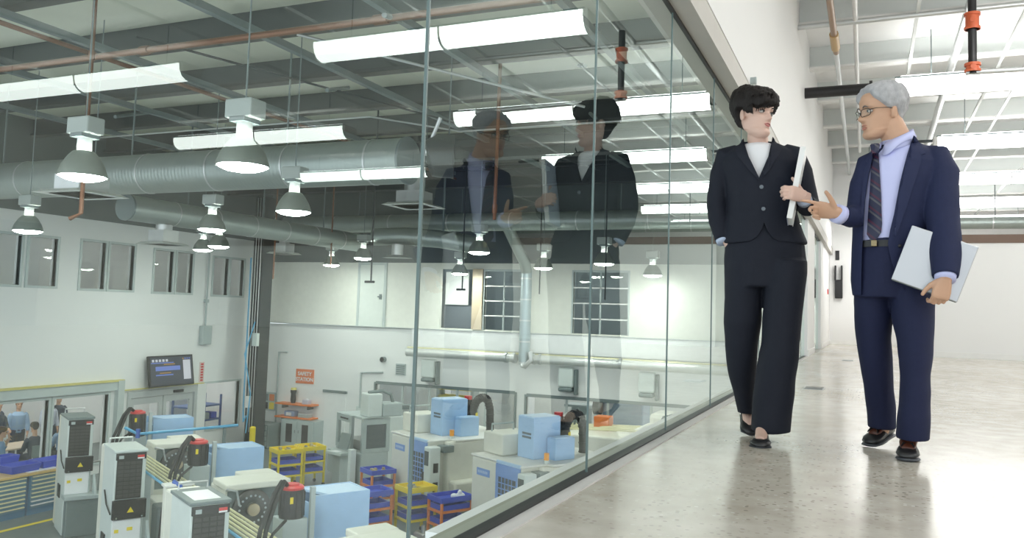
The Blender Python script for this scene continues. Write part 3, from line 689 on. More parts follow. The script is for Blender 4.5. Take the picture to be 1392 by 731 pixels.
B().cyl((-.855, 6.55, 2.455), (-.81, 6.55, 2.455), .03, 16).build('sensor_body', GREYM, t, smooth=True)
# ================================================================== factory machines
def at_top(b): return b
# --- row of bar-fed lathes: control tower, blue cabinet, pump, cream head block, column
PANELW = mat('panel_white', (0.80, 0.81, 0.82), 0.4)
SM0 = mat('table_steel', (0.42, 0.43, 0.42), 0.35, 0.6)
GRILLE = mat('grille_black', (0.02, 0.021, 0.021), 0.5)
GRILLE2 = mat('grille_slot', (0.045, 0.045, 0.043), 0.5)
FR = R(-29.4)
row = [(-18.14, 'at left before the drawer cabinets'), (-13.99, 'in the middle of the row'), (-10.03, 'nearest the glass, a white sheet on top')]
ob = 3.0
for i, (oa, wd) in enumerate(row):
    t = thing('control_tower', 'tall pale control tower with black slotted front, ' + wd, 'machine tower', (oa - .4, ob + .23, FZ), 'black-fronted control towers')
    B().box(oa - .80, oa, ob, ob + .46, FZ, -1.79, .015).build('tower_body', PALE, t)
    B().box(oa - .815, oa + .015, ob - .015, ob + .475, -1.79, -1.75, .008).build('tower_lid', GREYD if i != 1 else PALE, t)
    B().box(oa - 1.15, oa - .81, ob + .02, ob + .44, FZ, -1.80, .03).build('rear_housing', CREAM, t)
    B().box(oa, oa + .012, ob + .03, ob + .40, -2.50, -1.90).build('grille', GRILLE, t)
    for k in range(9):
        for q in range(4): B().box(oa + .012, oa + .02, ob + .05 + q * .088, ob + .125 + q * .088, -2.47 + k * .062, -2.43 + k * .062).build('grille_slot', GRILLE2, t)
    B().box(oa, oa + .03, ob + .01, ob + .45, -1.90, -1.80, .004).build('header_panel', BLACK, t)
    B().box(oa + .03, oa + .035, ob + .32, ob + .42, -1.87, -1.835).build('name_badge', REDP, t)
    B().box(oa + .03, oa + .034, ob + .32, ob + .42, -1.892, -1.872).build('name_badge', PANELW, t)
    B().box(oa + .03, oa + .035, ob + .05, ob + .12, -1.88, -1.83).build('small_plate', GREYM, t)
    B().box(oa, oa + .07, ob - .01, ob + .48, -2.80, -2.51, .01).build('lower_box', BLACK, t)
    B().prism([(-.05, 0), (.05, 0), (0, .085)], lambda u, v, h: (oa + .07 + h, ob + .25 + u, -2.70 + v), .004).build('warning_triangle', YELL, t)
    for db in (.05, .42): B().cyl((oa + .07, ob + db, -2.77), (oa + .08, ob + db, -2.77), .015, 8).build('bolt', CHROME, t)
    B().box(oa, oa + .04, ob + .01, ob + .42, -3.22, -2.81, .005).build('white_panel', PANELW, t)
    for q0, q1, z0 in ((.04, .10, -3.0), (.22, .30, -2.98)): B().box(oa + .04, oa + .048, ob + q0, ob + q1, z0, z0 + .05).build('panel_sticker', YELL, t)
    B().box(oa - .1, oa + .26, ob - .02, ob + .66, -3.30, -3.22, .01).build('shelf_bracket', GREYM, t)
    B().prism([(0, 0), (.26, 0), (0, .35)], lambda u, v, h: (oa + u, ob + .50 + h, -3.22 + v), .04).build('bracket_gusset', GREYM, t)
    B().box(oa - .30, oa + .22, ob + .02, ob + .66, FZ, -3.30, .02).build('coolant_tank', GREYD, t)
    B().box(oa - .60, oa - .35, ob - .02, ob, -3.35, -3.10, .005).build('side_socket', BLACK, t)
    B().tube([(oa - .55, ob - .01, -2.45), (oa - .3, ob - .025, -2.62), (oa - .02, ob - .02, -2.72)], .012, 6).build('side_cable', BLACK, t)
    B().tube([(oa - .7, ob + .05, -1.74), (oa - .7, ob + .05, -1.66), (oa - .7, ob + .4, -1.66), (oa - .7, ob + .4, -1.74)], .014, 6).build('lid_handle', GALV, t, smooth=True)
    if i == 2: B().box(oa - .62, oa - .10, ob + .07, ob + .38, -1.75, -1.746).build('paper_sheet', PANELW, t)
    dn = thing('hose_stand', 'grey upright with black cable hoses by tower ' + wd, 'machine column', (oa - .3, ob + .75, FZ), 'grey hose stands')
    B().box(oa - .40, oa - .05, ob + .68, ob + .92, FZ, -2.70, .03).build('upright', GREYD, dn)
    for k, o in enumerate((0, .09)):
        B().tube([(oa + .02, ob + .72 + o, -3.3), (oa + .05, ob + .74 + o, -2.7), (oa + .08, ob + .82 + o * .8, -2.15), (oa + .06, ob + .98 + o * .6, -1.74), (oa - .02, ob + 1.10 + o * .4, -1.62), (oa - .10, ob + 1.2, -1.68)], .03, 8).build('cable_hose', BLACKRUB, dn, smooth=True)
    B().tube([(oa + .12, ob + .78, -2.6), (oa + .15, ob + .95, -2.2), (oa + .05, ob + 1.15, -2.08)], .02, 6).build('thin_hose', BLACKRUB, dn, smooth=True)
    # pump: black motor with a red cap on a grey box
    a, b_, zt, zb = oa - .15, 4.30, -1.72, -2.10 - (.1 if i == 0 else 0)
    t = thing('pump_motor', 'black cylindrical pump motor with red cap on grey box, ' + ('by the leftmost blue cabinet', 'by the middle blue cabinet', 'by the nearest blue cabinet')[i], 'pump motor', (a, b_, FZ), 'black pump motors with red caps')
    B().lathe([(.155, zb), (.155, zt - .04), (.14, zt - .02)], (a, b_, 0), 20).build('motor_body', BLACK, t, smooth=True)
    for k in range(12):
        q = 2 * math.pi * k / 12
        B().cyl((a + .158 * math.cos(q), b_ + .158 * math.sin(q), zb + .02), (a + .158 * math.cos(q), b_ + .158 * math.sin(q), zt - .05), .008, 5).build('cooling_fin', BLACKRUB, t)
    B().lathe([(.145, zt - .03), (.15, zt), (.125, zt + .02), (.09, zt + .02), (.085, zt + .04), (.02, zt + .045)], (a, b_, 0), 20).build('red_cap', REDP, t, smooth=True)
    B().box(a - .18, a + .16, b_ - .17, b_ + .16, zb - .42, zb, .01).build('motor_base', GREYM, t)
    B().box(a - .2, a + .18, b_ - .19, b_ + .19, FZ, zb - .42, .01).build('stand', GREYD, t)
    B().box(a + .10, a + .16, b_ + .19, b_ + .25, FZ, zt).build('support_post', GREYM, t)
    B().box(a + .155, a + .165, b_ - .09, b_ - .05, zt - .18, zt - .10).build('yellow_tag', YELL, t)
    # pale blue electrical cabinet, with a stepped opening at the top left corner
    x0, x1, y0, y1, zc = oa - .86, oa - .25, 4.64, 5.46, -1.90
    t = thing('blue_cabinet', 'large pale blue machine cabinet, ' + ('leftmost, before the aluminium doors', 'middle one, behind the black pump', 'nearest one, at the bottom of the view')[i], 'machine cabinet', ((x0 + x1) / 2, (y0 + y1) / 2, FZ), 'large pale blue cabinets')
    B().box(x1 - .03, x1, y0, y1, FZ + .15, zc).box(x0, x0 + .03, y0, y1, FZ + .15, zc).box(x0 + .03, x1 - .03, y1 - .03, y1, FZ + .15, zc).box(x0 + .03, x1 - .03, y0, y0 + .03, FZ + .15, zc - .12).build('cabinet_shell', BLUE, t)
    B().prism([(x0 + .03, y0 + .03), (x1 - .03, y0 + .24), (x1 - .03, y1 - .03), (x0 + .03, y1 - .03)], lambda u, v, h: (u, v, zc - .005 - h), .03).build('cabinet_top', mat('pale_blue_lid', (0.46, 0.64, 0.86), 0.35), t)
    B().box(x0 + .03, x1 - .03, y0 + .03, y1 - .03, zc - .30, zc - .27).build('inner_tray', GREYD, t)
    B().box(x0 - .05, x1 + .05, y0 - .05, y1 + .05, FZ, FZ + .15).build('plinth', GREYD, t)
# cream spindle head blocks with a dark chuck wheel
for (a, b_), wd in (((-16.45, 4.2), 'behind the middle blue cabinet'), ((-12.40, 4.2), 'with large chuck, behind the nearest tower'), ((-8.40, 4.2), 'its stepped top cut by the bottom edge')):
    t = thing('spindle_head', 'cream spindle head block with dark round chuck, ' + wd, 'machine', (a - .4, b_ + .5, FZ), 'cream spindle heads')
    B().box(a - .80, a - .10, b_ + .03, b_ + .98, FZ, -2.2, .03).build('head_body', CREAM, t)
    B().box(a - .62, a + .02, b_, b_ + 1.0, -2.2, -2.1, .02).box(a - .95, a - .62, b_ + .45, b_ + 1.02, -2.2, -2.1, .02).build('head_cover', CREAM, t)
    B().box(a - .10, a - .08, b_ + .06, b_ + .95, -2.95, -2.2).build('chuck_recess', GREYD, t)
    B().lathe([(.29, -.08), (.29, -.02), (.26, .0), (.11, .0), (.1, .03), (.02, .03)], (a, b_ + .42, -2.50), 28, 'x').build('chuck_disc', mat('chuck_dark', (0.10, 0.10, 0.095), 0.35, 0.6), t, smooth=True)
    for k in range(18):
        q = 2 * math.pi * k / 18
        B().cyl((a - .005, b_ + .42 + .2 * math.cos(q), -2.50 + .2 * math.sin(q)), (a + .008, b_ + .42 + .2 * math.cos(q), -2.50 + .2 * math.sin(q)), .018, 6).build('chuck_bolt', GALV, t)
    B().lathe([(.09, .03), (.09, .07), (.05, .08), (.01, .08)], (a, b_ + .42, -2.50), 18, 'x').build('chuck_hub', mat('hub_brass', (0.55, 0.45, 0.3), 0.35, 0.6), t, smooth=True)
    B().tube([(a + .02, b_ + .0, -2.18), (a + .12, b_ - .02, -2.14), (a + .14, b_ + .12, -2.18), (a + .10, b_ + .18, -2.4)], .016, 6).build('grab_handle', GALV, t, smooth=True)
    B().box(a - .1, a + 1.3, b_ - .05, b_ + .9, FZ, -3.05, .03).build('machine_bed', CREAM, t)
t = thing('cream_housing', 'upright cream housing with yellow drip between two towers', 'machine', (-12.0, 3.4, FZ))
B().box(-12.15, -12.0, 3.24, 3.60, FZ, -1.97, .02).build('housing_body', CREAM, t)
B().box(-12.17, -11.98, 3.22, 3.62, -1.97, -1.93, .01).build('housing_cap', mat('cap_pale', (0.78, 0.78, 0.74), 0.4), t)
B().box(-12.0, -11.7, 3.42, 3.66, FZ, -2.85, .01).build('housing_step', PANELW, t)
B().cyl((-11.97, 3.44, -2.3), (-11.97, 3.44, -2.84), .012, 6).build('drip_tube', YELL, t)
B().tube([(-12.05, 3.35, -1.9), (-11.96, 3.42, -1.95), (-11.97, 3.44, -2.3)], .03, 8).build('blue_valve', mat('valve_blue', (0.03, 0.10, 0.42), 0.4), t, smooth=True)
# rails of the bar feeders
t = thing('bar_feeder', 'bundle of pale yellow bar-feeder rails running down between the machines', 'bar feeder', (-13.4, 3.8, FZ))
for k in range(6):
    B().cyl((-17.4, 3.60 + k * .092, -2.22 - .014 * k), (-9.6, 3.60 + k * .092, -2.24 - .014 * k), .019, 8).build('rail', RAILY if k not in (0,) else AIRB, t, smooth=True)
for q in (-16.2, -12.6): B().box(q - .05, q + .05, 3.58, 4.10, FZ, -2.33).build('trestle', GREYM, t)
t = thing('air_pipe', 'sky-blue air pipe running level past the leftmost blue cabinet', 'pipe', (-18.3, 5.0, -2.1))
B().tube([(-18.02, 4.0, -1.98), (-17.98, 4.25, -2.12), (-18.0, 5.2, -2.10), (-18.1, 6.32, -2.08)], .03, 8).build('pipe_run', AIRB, t, smooth=True)
B().cyl((-17.98, 4.25, -2.2), (-17.98, 4.25, -2.02), .045, 8).build('elbow_fitting', MATS['valve_blue'], t, smooth=True)
B().box(-18.11, -18.05, 6.0, 6.06, FZ, -2.12).build('pipe_post', GREYD, t)
B().box(-18.18, -17.98, 5.93, 6.13, FZ, FZ + .02).build('post_foot', GREYD, t)

# --- two turning centres with blue windowed doors
def grid_door(a0, a1, b_, z0, z1, t):
    B().box(a0, a1, b_ - .04, b_, z0, z1, .01).build('sliding_door', BLUED, t)
    u, v, e, g = a0 + (a1 - a0) * .14, a1 - (a1 - a0) * .14, z0 + (z1 - z0) * .34, z1 - (z1 - z0) * .18
    B().box(u, v, b_ - .045, b_ - .04, e, g).build('door_glazing', mat('dark_glazing', (0.10, 0.12, 0.13), 0.12), t)
    for k in range(1, 5): B().box(u + (v - u) * k / 5 - .009, u + (v - u) * k / 5 + .009, b_ - .052, b_ - .045, e, g).build('grid_bar', BLUED, t)
    for k in range(1, 6): B().box(u, v, b_ - .052, b_ - .045, e + (g - e) * k / 6 - .009, e + (g - e) * k / 6 + .009).build('grid_bar', BLUED, t)
    B().box(v + .02, v + .06, b_ - .08, b_ - .04, e, e + .25, .005).build('door_handle', BLACK, t)
def badge(a0, a1, b_, z0, z1, t):
    p = B().box(a0, a1, b_ - .012, b_, z0, z1).build('name_plate', BLUED, t)
    for k in range(6):
        q = a0 + (a1 - a0) * (.1 + .8 * k / 6)
        B().box(q, q + (a1 - a0) * .085, b_ - .015, b_ - .012, z0 + (z1 - z0) * .35, z1 - (z1 - z0) * .3).build('plate_mark', mat('plate_pale', (0.5, 0.62, 0.82), 0.4), p)
def blue_tower(a0, a1, b0, b1, z0, z1, label):
    t = thing('blue_tower', label, 'machine cabinet', ((a0 + a1) / 2, (b0 + b1) / 2, z0), 'stacked blue tower cabinets')
    B().box(a0, a1, b0, b1, z0, z1, .015).build('tower_body', BLUE, t)
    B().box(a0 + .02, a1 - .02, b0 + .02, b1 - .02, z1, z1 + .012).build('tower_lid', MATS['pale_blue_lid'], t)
    if z1 - z0 > .6:
        for k in (0, 1): B().box(a0 + .15, a1 - .08, b0 - .01, b0, z1 - .34 - k * .07, z1 - .30 - k * .07).build('vent_slot', mat('vent_slate', (0.10, 0.14, 0.18), 0.5), t)
def hose_arch(a, b_, z, label):
    t = thing('hose_arch', label, 'hose', (a, b_, z), 'black corrugated hose arches')
    P = [(a, b_, z + .1), (a, b_, z + .55), (a, b_ + .10, z + .74), (a, b_ + .25, z + .80), (a, b_ + .40, z + .74), (a, b_ + .48, z + .5), (a, b_ + .5, z - .1)]
    B().tube(P, .09, 12).build('hose', BLACKRUB, t, smooth=True)
    for p0, p1 in zip(P, P[1:]):
        A_, C_ = Vector(p0), Vector(p1); dd = (C_ - A_).normalized()
        for q in (.2, .5, .8):
            p = A_.lerp(C_, q); B().cyl(p - dd * .012, p + dd * .012, .1, 12).build('hose_rib', BLACK, t)
    B().cyl((a - .2, b_ - .02, z + .2), (a - .2, b_ - .02, z + .74), .11, 14).build('motor_body', BLACK, t, smooth=True)
    B().cyl((a - .2, b_ - .02, z + .74), (a - .2, b_ - .02, z + .82), .09, 14).build('red_cap', REDP, t, smooth=True)
    B().box(a - .34, a + .08, b_ - .12, b_ + .1, z, z + .2, .01).build('motor_base', GREYM, t)
    B().box(a + .085, a + .095, b_ + .0, b_ + .06, z + .38, z + .46).build('yellow_tag', YELL, t)
for al, wd, tw in ((-17.02, 'beside the first glass joint', 'left'), (-13.74, 'left of the second glass joint', 'right')):
    ar = al + 1.62; bf, bk = 9.54, 11.9
    t = thing('turning_center', 'cream turning centre with blue windowed door ' + wd, 'machine', ((al + ar) / 2, 10.7, FZ), 'cream turning centres')
    B().box(al, al + .84, bf, bk, -3.48, -2.30, .04).build('left_housing', CREAM, t)
    B().box(al + .05, ar - .05, bf + .06, bk, FZ, -3.46, .02).build('base', GREYD, t)
    grid_door(al + .86, ar - .02, bf, -3.62, -2.31, t)
    B().box(al + .85, ar - .01, bf, bf + .6, -3.48, -2.30, .02).build('door_housing', CREAM, t)
    B().box(ar + .02, ar + .26, bf - .12, bf + .16, -3.45, -2.36, .03).build('control_pendant', PALE, t)
    B().box(ar + .06, ar + .22, bf - .13, bf - .12, -2.75, -2.45).build('pendant_screen', MATS['dark_glazing'], t)
    B().box(ar + .26, ar + .268, bf - .02, bf + .1, -2.9, -2.7).build('pendant_switch', BLACK, t)
    B().box(ar + .26, ar + .268, bf - .02, bf + .1, -3.3, -3.1).build('pendant_keys', BLACK, t)
    B().box(ar + .0, ar + .26, bf + .22, bf + .5, -2.50, -2.36, .01).build('cable_tray', GREYD, t)
    B().box(al + .80, ar + .16, bf + .40, bk, -3.40, -2.30, .05).build('right_housing', CREAM, t)
    B().box(ar + .10, ar + .42, bf + .45, bf + 1.3, -3.50, -3.12, .05).build('chip_guard', CREAM, t)
    B().box(al - .02, ar + .02, bf - .02, bf + .62, -2.30, -2.26, .015).box(al - .02, ar + .18, bf + .6, bk + .02, -2.30, -2.26, .015).build('roof_panel', mat('cap_pale', (0.78, 0.78, 0.74), 0.4), t)
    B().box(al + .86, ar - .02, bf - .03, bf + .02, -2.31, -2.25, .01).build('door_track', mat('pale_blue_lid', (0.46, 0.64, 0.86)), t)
    B().cyl((ar - .04, bf + .62, -2.26), (ar - .04, bf + .62, -2.20), .05, 10).build('beacon_base', PALE, t)
    B().cyl((ar - .04, bf + .62, -2.20), (ar - .04, bf + .62, -2.07), .05, 12).build('beacon_lens', AMBER, t, smooth=True)
    badge(al + .20, al + .62, bf, -2.64, -2.50, t)
    B().box(al - .05, al + .60, bf + .30, bf + 1.15, -2.26, -1.84, .03).build('spindle_hood', CREAM, t)
    B().tube([(al + .1, bf + .4, -1.84), (al + .1, bf + .4, -1.70), (al + .1, bf + .95, -1.70), (al + .1, bf + .95, -1.84)], .02, 8).build('lift_handle', GREYM, t, smooth=True)
    blue_tower(ar - .92, ar - .42, bf + .60, bf + 1.28, -2.26, -1.46, 'taller blue cabinet on top of the %s turning centre' % tw)
    blue_tower(ar - .40, ar - .14, bf + .92, bf + 1.42, -2.26, -1.84, 'small blue cabinet on the %s turning centre, before the hoses' % tw)
    hose_arch(ar - .62, bf + 1.58, -2.26, 'black corrugated hose arch with red-capped motor on %s turning centre' % tw)
# --- gray milling machine with open doors
t = thing('milling_machine', 'grey enclosed milling machine with open sliding doors and tilted keypad', 'machine', (-20.2, 10.7, FZ))
aL, aR, bF, bR = -20.95, -19.45, 10.02, 11.3
B().box(aL, aR, bR - .5, bR, FZ, -2.3, .03).build('rear_enclosure', PALE, t)
B().box(aL, aR, bF, bR - .5, FZ, FZ + .8, .03).build('base', GREYM, t)
B().box(aL, aL + .9, bF + .06, bR - .5, -2.36, -2.3, .01).box(aR - .6, aR, bF + .06, bR - .5, -2.36, -2.3, .01).build('roof_plate', GREYM, t)
B().box(aL, aL + .12, bF, bF + .08, -3.2, -2.31).box(aL + .78, aL + .9, bF, bF + .08, -3.2, -2.31).box(aL + .12, aL + .78, bF, bF + .08, -2.5, -2.31).box(aL + .12, aL + .78, bF, bF + .08, -3.2, -3.1).build('sliding_door', GREYM, t)
B().quad((aL + .12, bF + .04, -3.1), (aL + .78, bF + .04, -3.1), (aL + .78, bF + .04, -2.5), (aL + .12, bF + .04, -2.5)).build('door_window', CLEAR, t)
B().box(aL + .25, aL + .7, bF - .015, bF, -2.43, -2.39).build('door_label', BLACK, t)
B().box(aR - .08, aR, bF + .02, bF + .14, -3.2, -2.31).box(aR - .08, aR, bF + .72, bF + .82, -3.2, -2.31).box(aR - .08, aR, bF + .14, bF + .72, -2.48, -2.31).box(aR - .08, aR, bF + .14, bF + .72, -3.2, -3.1).build('sliding_door', GREYM, t)
B().quad((aR - .04, bF + .14, -3.1), (aR - .04, bF + .72, -3.1), (aR - .04, bF + .72, -2.48), (aR - .04, bF + .14, -2.48)).build('door_window', MATS['dark_glazing'], t)
B().box(aL + .2, aR - .25, bF + .2, bR - .5, -3.2, -2.95, .02).build('work_table', SM0, t)
B().box(aR - .55, aR - .08, bF + .2, bF + .62, -2.3, -1.70, .03).build('spindle_column', PALE, t)
B().box(aR - .5, aR - .04, bF + .62, bF + 1.2, -2.3, -1.95, .03).build('spindle_motor', GREYM, t)
B().tube([(aR - .3, bF + .3, -1.68), (aR - .28, bF + .7, -1.64), (aR - .26, bF + .95, -1.74), (aR - .26, bF + 1.02, -1.95)], .045, 10).build('cable_arm', GREYD, t, smooth=True)
B().box(aR - .4, aR - .2, bF + 1.2, bF + 1.7, -2.16, -2.04, .02).build('tool_arm', GREYD, t)
B().obox((aR - .10, bF - .42, -2.86), (.17, .06, 0), (-.006, .016, .008), (-.02, .06, .19), .01).build('control_screen', GREYD, t)
B().obox((aR - .20, bF - .56, -3.16), (.30, .08, 0), (-.04, .15, .0), (0, .01, .035), .01).build('keypad_desk', GREYM, t)
B().obox((aR - .22, bF - .58, -3.122), (.11, .03, 0), (-.02, .08, 0), (0, 0, .003)).build('paper_sheet', PANELW, t)
B().box(aR - .5, aR - .05, bF - .55, bF - .1, FZ, -3.2, .02).build('control_pedestal', GREYM, t)
B().box(aL + .05, aL + .8, bF - .25, bF, FZ + .15, -3.25, .02).build('chip_door', GREYM, t)
t = thing('grey_post', 'pale grey post standing by the nearest blue cabinet top', 'post', (-17.6, 8.85, FZ))
B().box(-17.68, -17.54, 8.78, 8.92, FZ, -2.72, .01).build('post_shaft', PALE, t)
B().box(-17.8, -17.42, 8.66, 9.04, FZ, FZ + .03).build('post_foot', GREYD, t)
FR = None
# long low machines farther right along the glass
t = thing('transfer_bed', 'pale machine bed with green-white rails right of the second glass joint', 'machine', (-6.0, 20, FZ))
B().box(-6.9, -5.2, 19.2, 21.2, FZ, -2.35, .04).build('bed_body', CREAM, t)
B().box(-5.2, -3.2, 19.6, 21.0, FZ, -2.15, .04).build('bed_extension', CREAM, t)
for k in range(4): B().cyl((-7.2, 19.7 + k * .3, -2.3 + .0 * k), (-3.4, 19.4 + k * .3, -2.1), .025, 8).build('rail', RAILY, t, smooth=True)
B().box(-6.4, -6.0, 20.2, 20.6, -2.35, -2.0, .02).build('clamp_block', ORNG, t)
B().cyl((-6.95, 20.3, -2.3), (-6.85, 20.3, -1.85), .03, 8).build('lever', GREYD, t, smooth=True)
t = thing('cream_hood', 'rounded cream machine hood beyond the third glass joint', 'machine', (-4.2, 21.5, FZ))
B().box(-5.2, -3.2, 21.06, 22.05, FZ, -1.92, .12).build('hood_shell', CREAM, t)
B().box(-5.0, -3.4, 21.03, 21.06, -2.8, -2.2, .01).build('hood_panel', GREYM, t)
B().tube([(-4.9, 21.05, -2.15), (-4.8, 20.95, -1.98), (-4.6, 21.08, -1.92)], .025, 8).build('hood_handle', GREYD, t, smooth=True)
t = thing('grinding_machine', 'slate-blue machine behind the opening right of the second glass joint', 'machine', (-6.4, 23.6, FZ))
B().box(-7.1, -5.9, 23.2, 24.2, FZ, -1.95, .06).build('machine_body', mat('slate_blue', (0.30, 0.38, 0.48), 0.4), t)
B().cyl((-7.3, 23.1, -2.1), (-7.1, 23.1, -2.1), .22, 18).build('wheel', BLACK, t, smooth=True)
B().box(-8.2, -7.3, 23.0, 23.6, -2.15, -2.08, .01).build('table', GREYM, t)
B().box(-8.0, -7.5, 23.1, 23.5, FZ, -2.15).build('pedestal', GREYM, t)
for x, wd in ((-13.2, 'behind the tall milling machine'), (-10.2, 'with curved handle beside blue tower'), (-4.2, 'in the far right shop opening')):
    t = thing('shop_cabinet', 'white cabinet in the back shop, ' + wd, 'cabinet', (x, 24.4, FZ), 'back shop cabinets')
    B().box(x - .45, x + .45, 24.0, 24.6, FZ, -1.95, .02).build('cabinet_body', PANELW, t)
    B().box(x - .42, x - .01, 23.97, 24.0, FZ + .1, -2.0).build('door', WPLAST, t)
    B().box(x + .01, x + .42, 23.97, 24.0, FZ + .1, -2.0).build('door', WPLAST, t)
    B().tube([(x + .1, 23.97, -2.7), (x + .14, 23.9, -2.5), (x + .1, 23.97, -2.3)], .015, 6).build('handle', mat('handle_tan', (0.45, 0.36, 0.26), 0.4), t)
t = thing('yellow_rack', 'yellow-and-grey barrier shelving in the shop opening behind blue tower', 'shelving', (-11.9, 23.4, FZ))
for z in (-1.95, -2.25, -3.0): B().box(-12.5, -11.3, 23.2, 23.6, z, z + .13).build('shelf_beam', mat('faded_yellow', (0.75, 0.66, 0.20), 0.5), t)
for x in (-12.5, -11.3): B().box(x - .05, x + .05, 23.2, 23.6, FZ, -1.8).build('rack_upright', GREYM, t)

# --- trolleys with blue trays
def trolley(x0, x1, y0, y1, zt, m, label, group, toptray):
    t = thing('trolley', label, 'trolley', ((x0 + x1) / 2, (y0 + y1) / 2, FZ), group)
    r = .022
    for x in (x0, x1):
        for y in (y0, y1): B().box(x - r, x + r, y - r, y + r, FZ + .08, zt).build('leg', m, t)
    for x in (x0, x1):
        for y in (y0, y1): B().cyl((x - .02, y, FZ + .04), (x + .02, y, FZ + .04), .04, 10).build('castor', BLACK, t)
    for z in (FZ + .35, FZ + .62):
        B().box(x0, x1, y0 - r, y0 + r, z - r, z + r).box(x0, x1, y1 - r, y1 + r, z - r, z + r).box(x0 - r, x0 + r, y0, y1, z - r, z + r).box(x1 - r, x1 + r, y0, y1, z - r, z + r).build('rail_frame', m, t)
    B().box(x0 - .03, x1 + .03, y0 - .03, y1 + .03, zt, zt + .025).box(x0 - .03, x0, y0 - .03, y1 + .03, zt + .02, zt + .1).box(x1, x1 + .03, y0 - .03, y1 + .03, zt + .02, zt + .1).box(x0, x1, y0 - .03, y0, zt + .02, zt + .1).box(x0, x1, y1, y1 + .03, zt + .02, zt + .1).build('top_tray', toptray, t)
    for j, z in enumerate((FZ + .36, FZ + .63)):
        n = B().box(x0 + .02, x1 - .02, y0 + .02, y1 - .02, z, z + .02)
        n.box(x0 + .02, x0 + .05, y0 + .02, y1 - .02, z, z + .11).box(x1 - .05, x1 - .02, y0 + .02, y1 - .02, z, z + .11).box(x0 + .05, x1 - .05, y0 + .02, y0 + .05, z, z + .11).box(x0 + .05, x1 - .05, y1 - .05, y1 - .02, z, z + .11)
        n.build('blue_tray', BINB, t)
    return t
def parts_on(x0, x1, y0, y1, z, n, seed, label, mats):
    o5 = ('leftmost', 'second from left', 'middle', 'fourth from left', 'rightmost') if n == 5 else ('leftmost', 'second from left', 'third from left', 'rightmost')
    rnd = random.Random(seed)
    for k in range(n):
        x, y = x0 + (x1 - x0) * (k + .5) / n, y0 + (y1 - y0) * rnd.uniform(.25, .75)
        m = mats[k % len(mats)]; h = rnd.uniform(.05, .1)
        b = B()
        if k % 2: b.lathe([(.045, 0), (.05, h * .5), (.035, h * .55), (.035, h)], (x, y, z), 12)
        else: b.box(x - .05, x + .05, y - .035, y + .035, z, z + h * .7, .01)
        tag(b.build('machined_part', m, smooth=True), o5[k] + ' ' + label, 'machined part', label.split(' on ')[0] + 's ' + label[-24:])
SM = [mat('machined_steel', (0.5, 0.5, 0.48), 0.3, 0.8), GREYD, mat('machined_brass', (0.55, 0.42, 0.18), 0.3, 0.7)]
FR = R(-29.4)
trolley(-20.30, -19.75, 7.95, 8.55, -3.1, YELL, 'yellow trolley before the safety station, left of its twin', 'yellow trolleys', YELL)
trolley(-20.45, -19.90, 8.68, 9.22, -3.1, YELL, 'yellow trolley before the safety station, right of its twin', 'yellow trolleys', YELL)
trolley(-14.98, -14.48, 8.56, 9.18, -3.1, YELL, 'yellow trolley before the left turning centre door', 'yellow trolleys', YELL)
trolley(-17.00, -16.50, 8.80, 9.36, -3.12, ORNG, 'orange trolley with brassy parts before the left turning centre', 'orange trolleys', BINB)
trolley(-15.15, -14.68, 7.70, 8.28, -3.12, ORNG, 'orange trolley beside the nearest blue cabinet', 'orange trolleys', BINB)
trolley(-14.30, -13.82, 8.92, 9.62, -3.2, ORNG, 'orange trolley with white cloth at the right turning centre', 'orange trolleys', BINB)
parts_on(-20.25, -19.8, 8.0, 8.5, -3.07, 5, 1, 'small metal part on left trolley before safety station', SM)
parts_on(-20.4, -19.95, 8.73, 9.17, -3.07, 4, 2, 'small metal part on right trolley before safety station', SM)
parts_on(-14.93, -14.53, 8.62, 9.12, -3.07, 4, 3, 'machined part on yellow trolley by turning centre', SM)
parts_on(-16.95, -16.55, 8.85, 9.3, -3.09, 5, 4, 'brassy part on orange trolley before left turning centre', SM[2:])
tag(B().ball((-13.98, 9.45, -3.13), .09, .10, .06).ball((-14.05, 9.35, -3.14), .07, .07, .05).ball((-13.95, 9.42, -3.06), .04, .05, .05).build('cloth', PANELW, smooth=True), 'crumpled white cloth on the orange trolley', 'cloth')
def bin_(x0, x1, y0, y1, z, h, label, group=None):
    n = B().box(x0, x1, y0, y1, z, z + .02).rings([[(x0, y0, z), (x1, y0, z), (x1, y1, z), (x0, y1, z)], [(x0 - .04, y0 - .04, z + h), (x1 + .04, y0 - .04, z + h), (x1 + .04, y1 + .04, z + h), (x0 - .04, y1 + .04, z + h)], [(x0 - .02, y0 - .02, z + h), (x1 + .02, y0 - .02, z + h), (x1 + .02, y1 + .02, z + h), (x0 - .02, y1 + .02, z + h)], [(x0 + .02, y0 + .02, z + .02), (x1 - .02, y0 + .02, z + .02), (x1 - .02, y1 - .02, z + .02), (x0 + .02, y1 - .02, z + .02)]], cap=False)
    tag(n.build('storage_bin', BINB), label, 'bin', group)
bin_(-14.05, -13.6, 7.72, 8.15, FZ, .28, 'bright blue bin on the floor by the first glass joint')
t = thing('pump_set', 'small steel pump set on the floor behind the blue bin', 'pump', (-13.8, 8.5, FZ))
B().box(-14.05, -13.6, 8.32, 8.66, FZ, FZ + .1, .01).build('skid', GREYD, t)
B().cyl((-14.0, 8.5, FZ + .22), (-13.66, 8.5, FZ + .22), .1, 14).build('pump_body', SM[0], t, smooth=True)
B().cyl((-13.8, 8.5, FZ + .3), (-13.8, 8.5, FZ + .45), .04, 10).build('pump_outlet', SM[0], t, smooth=True)
FR = None

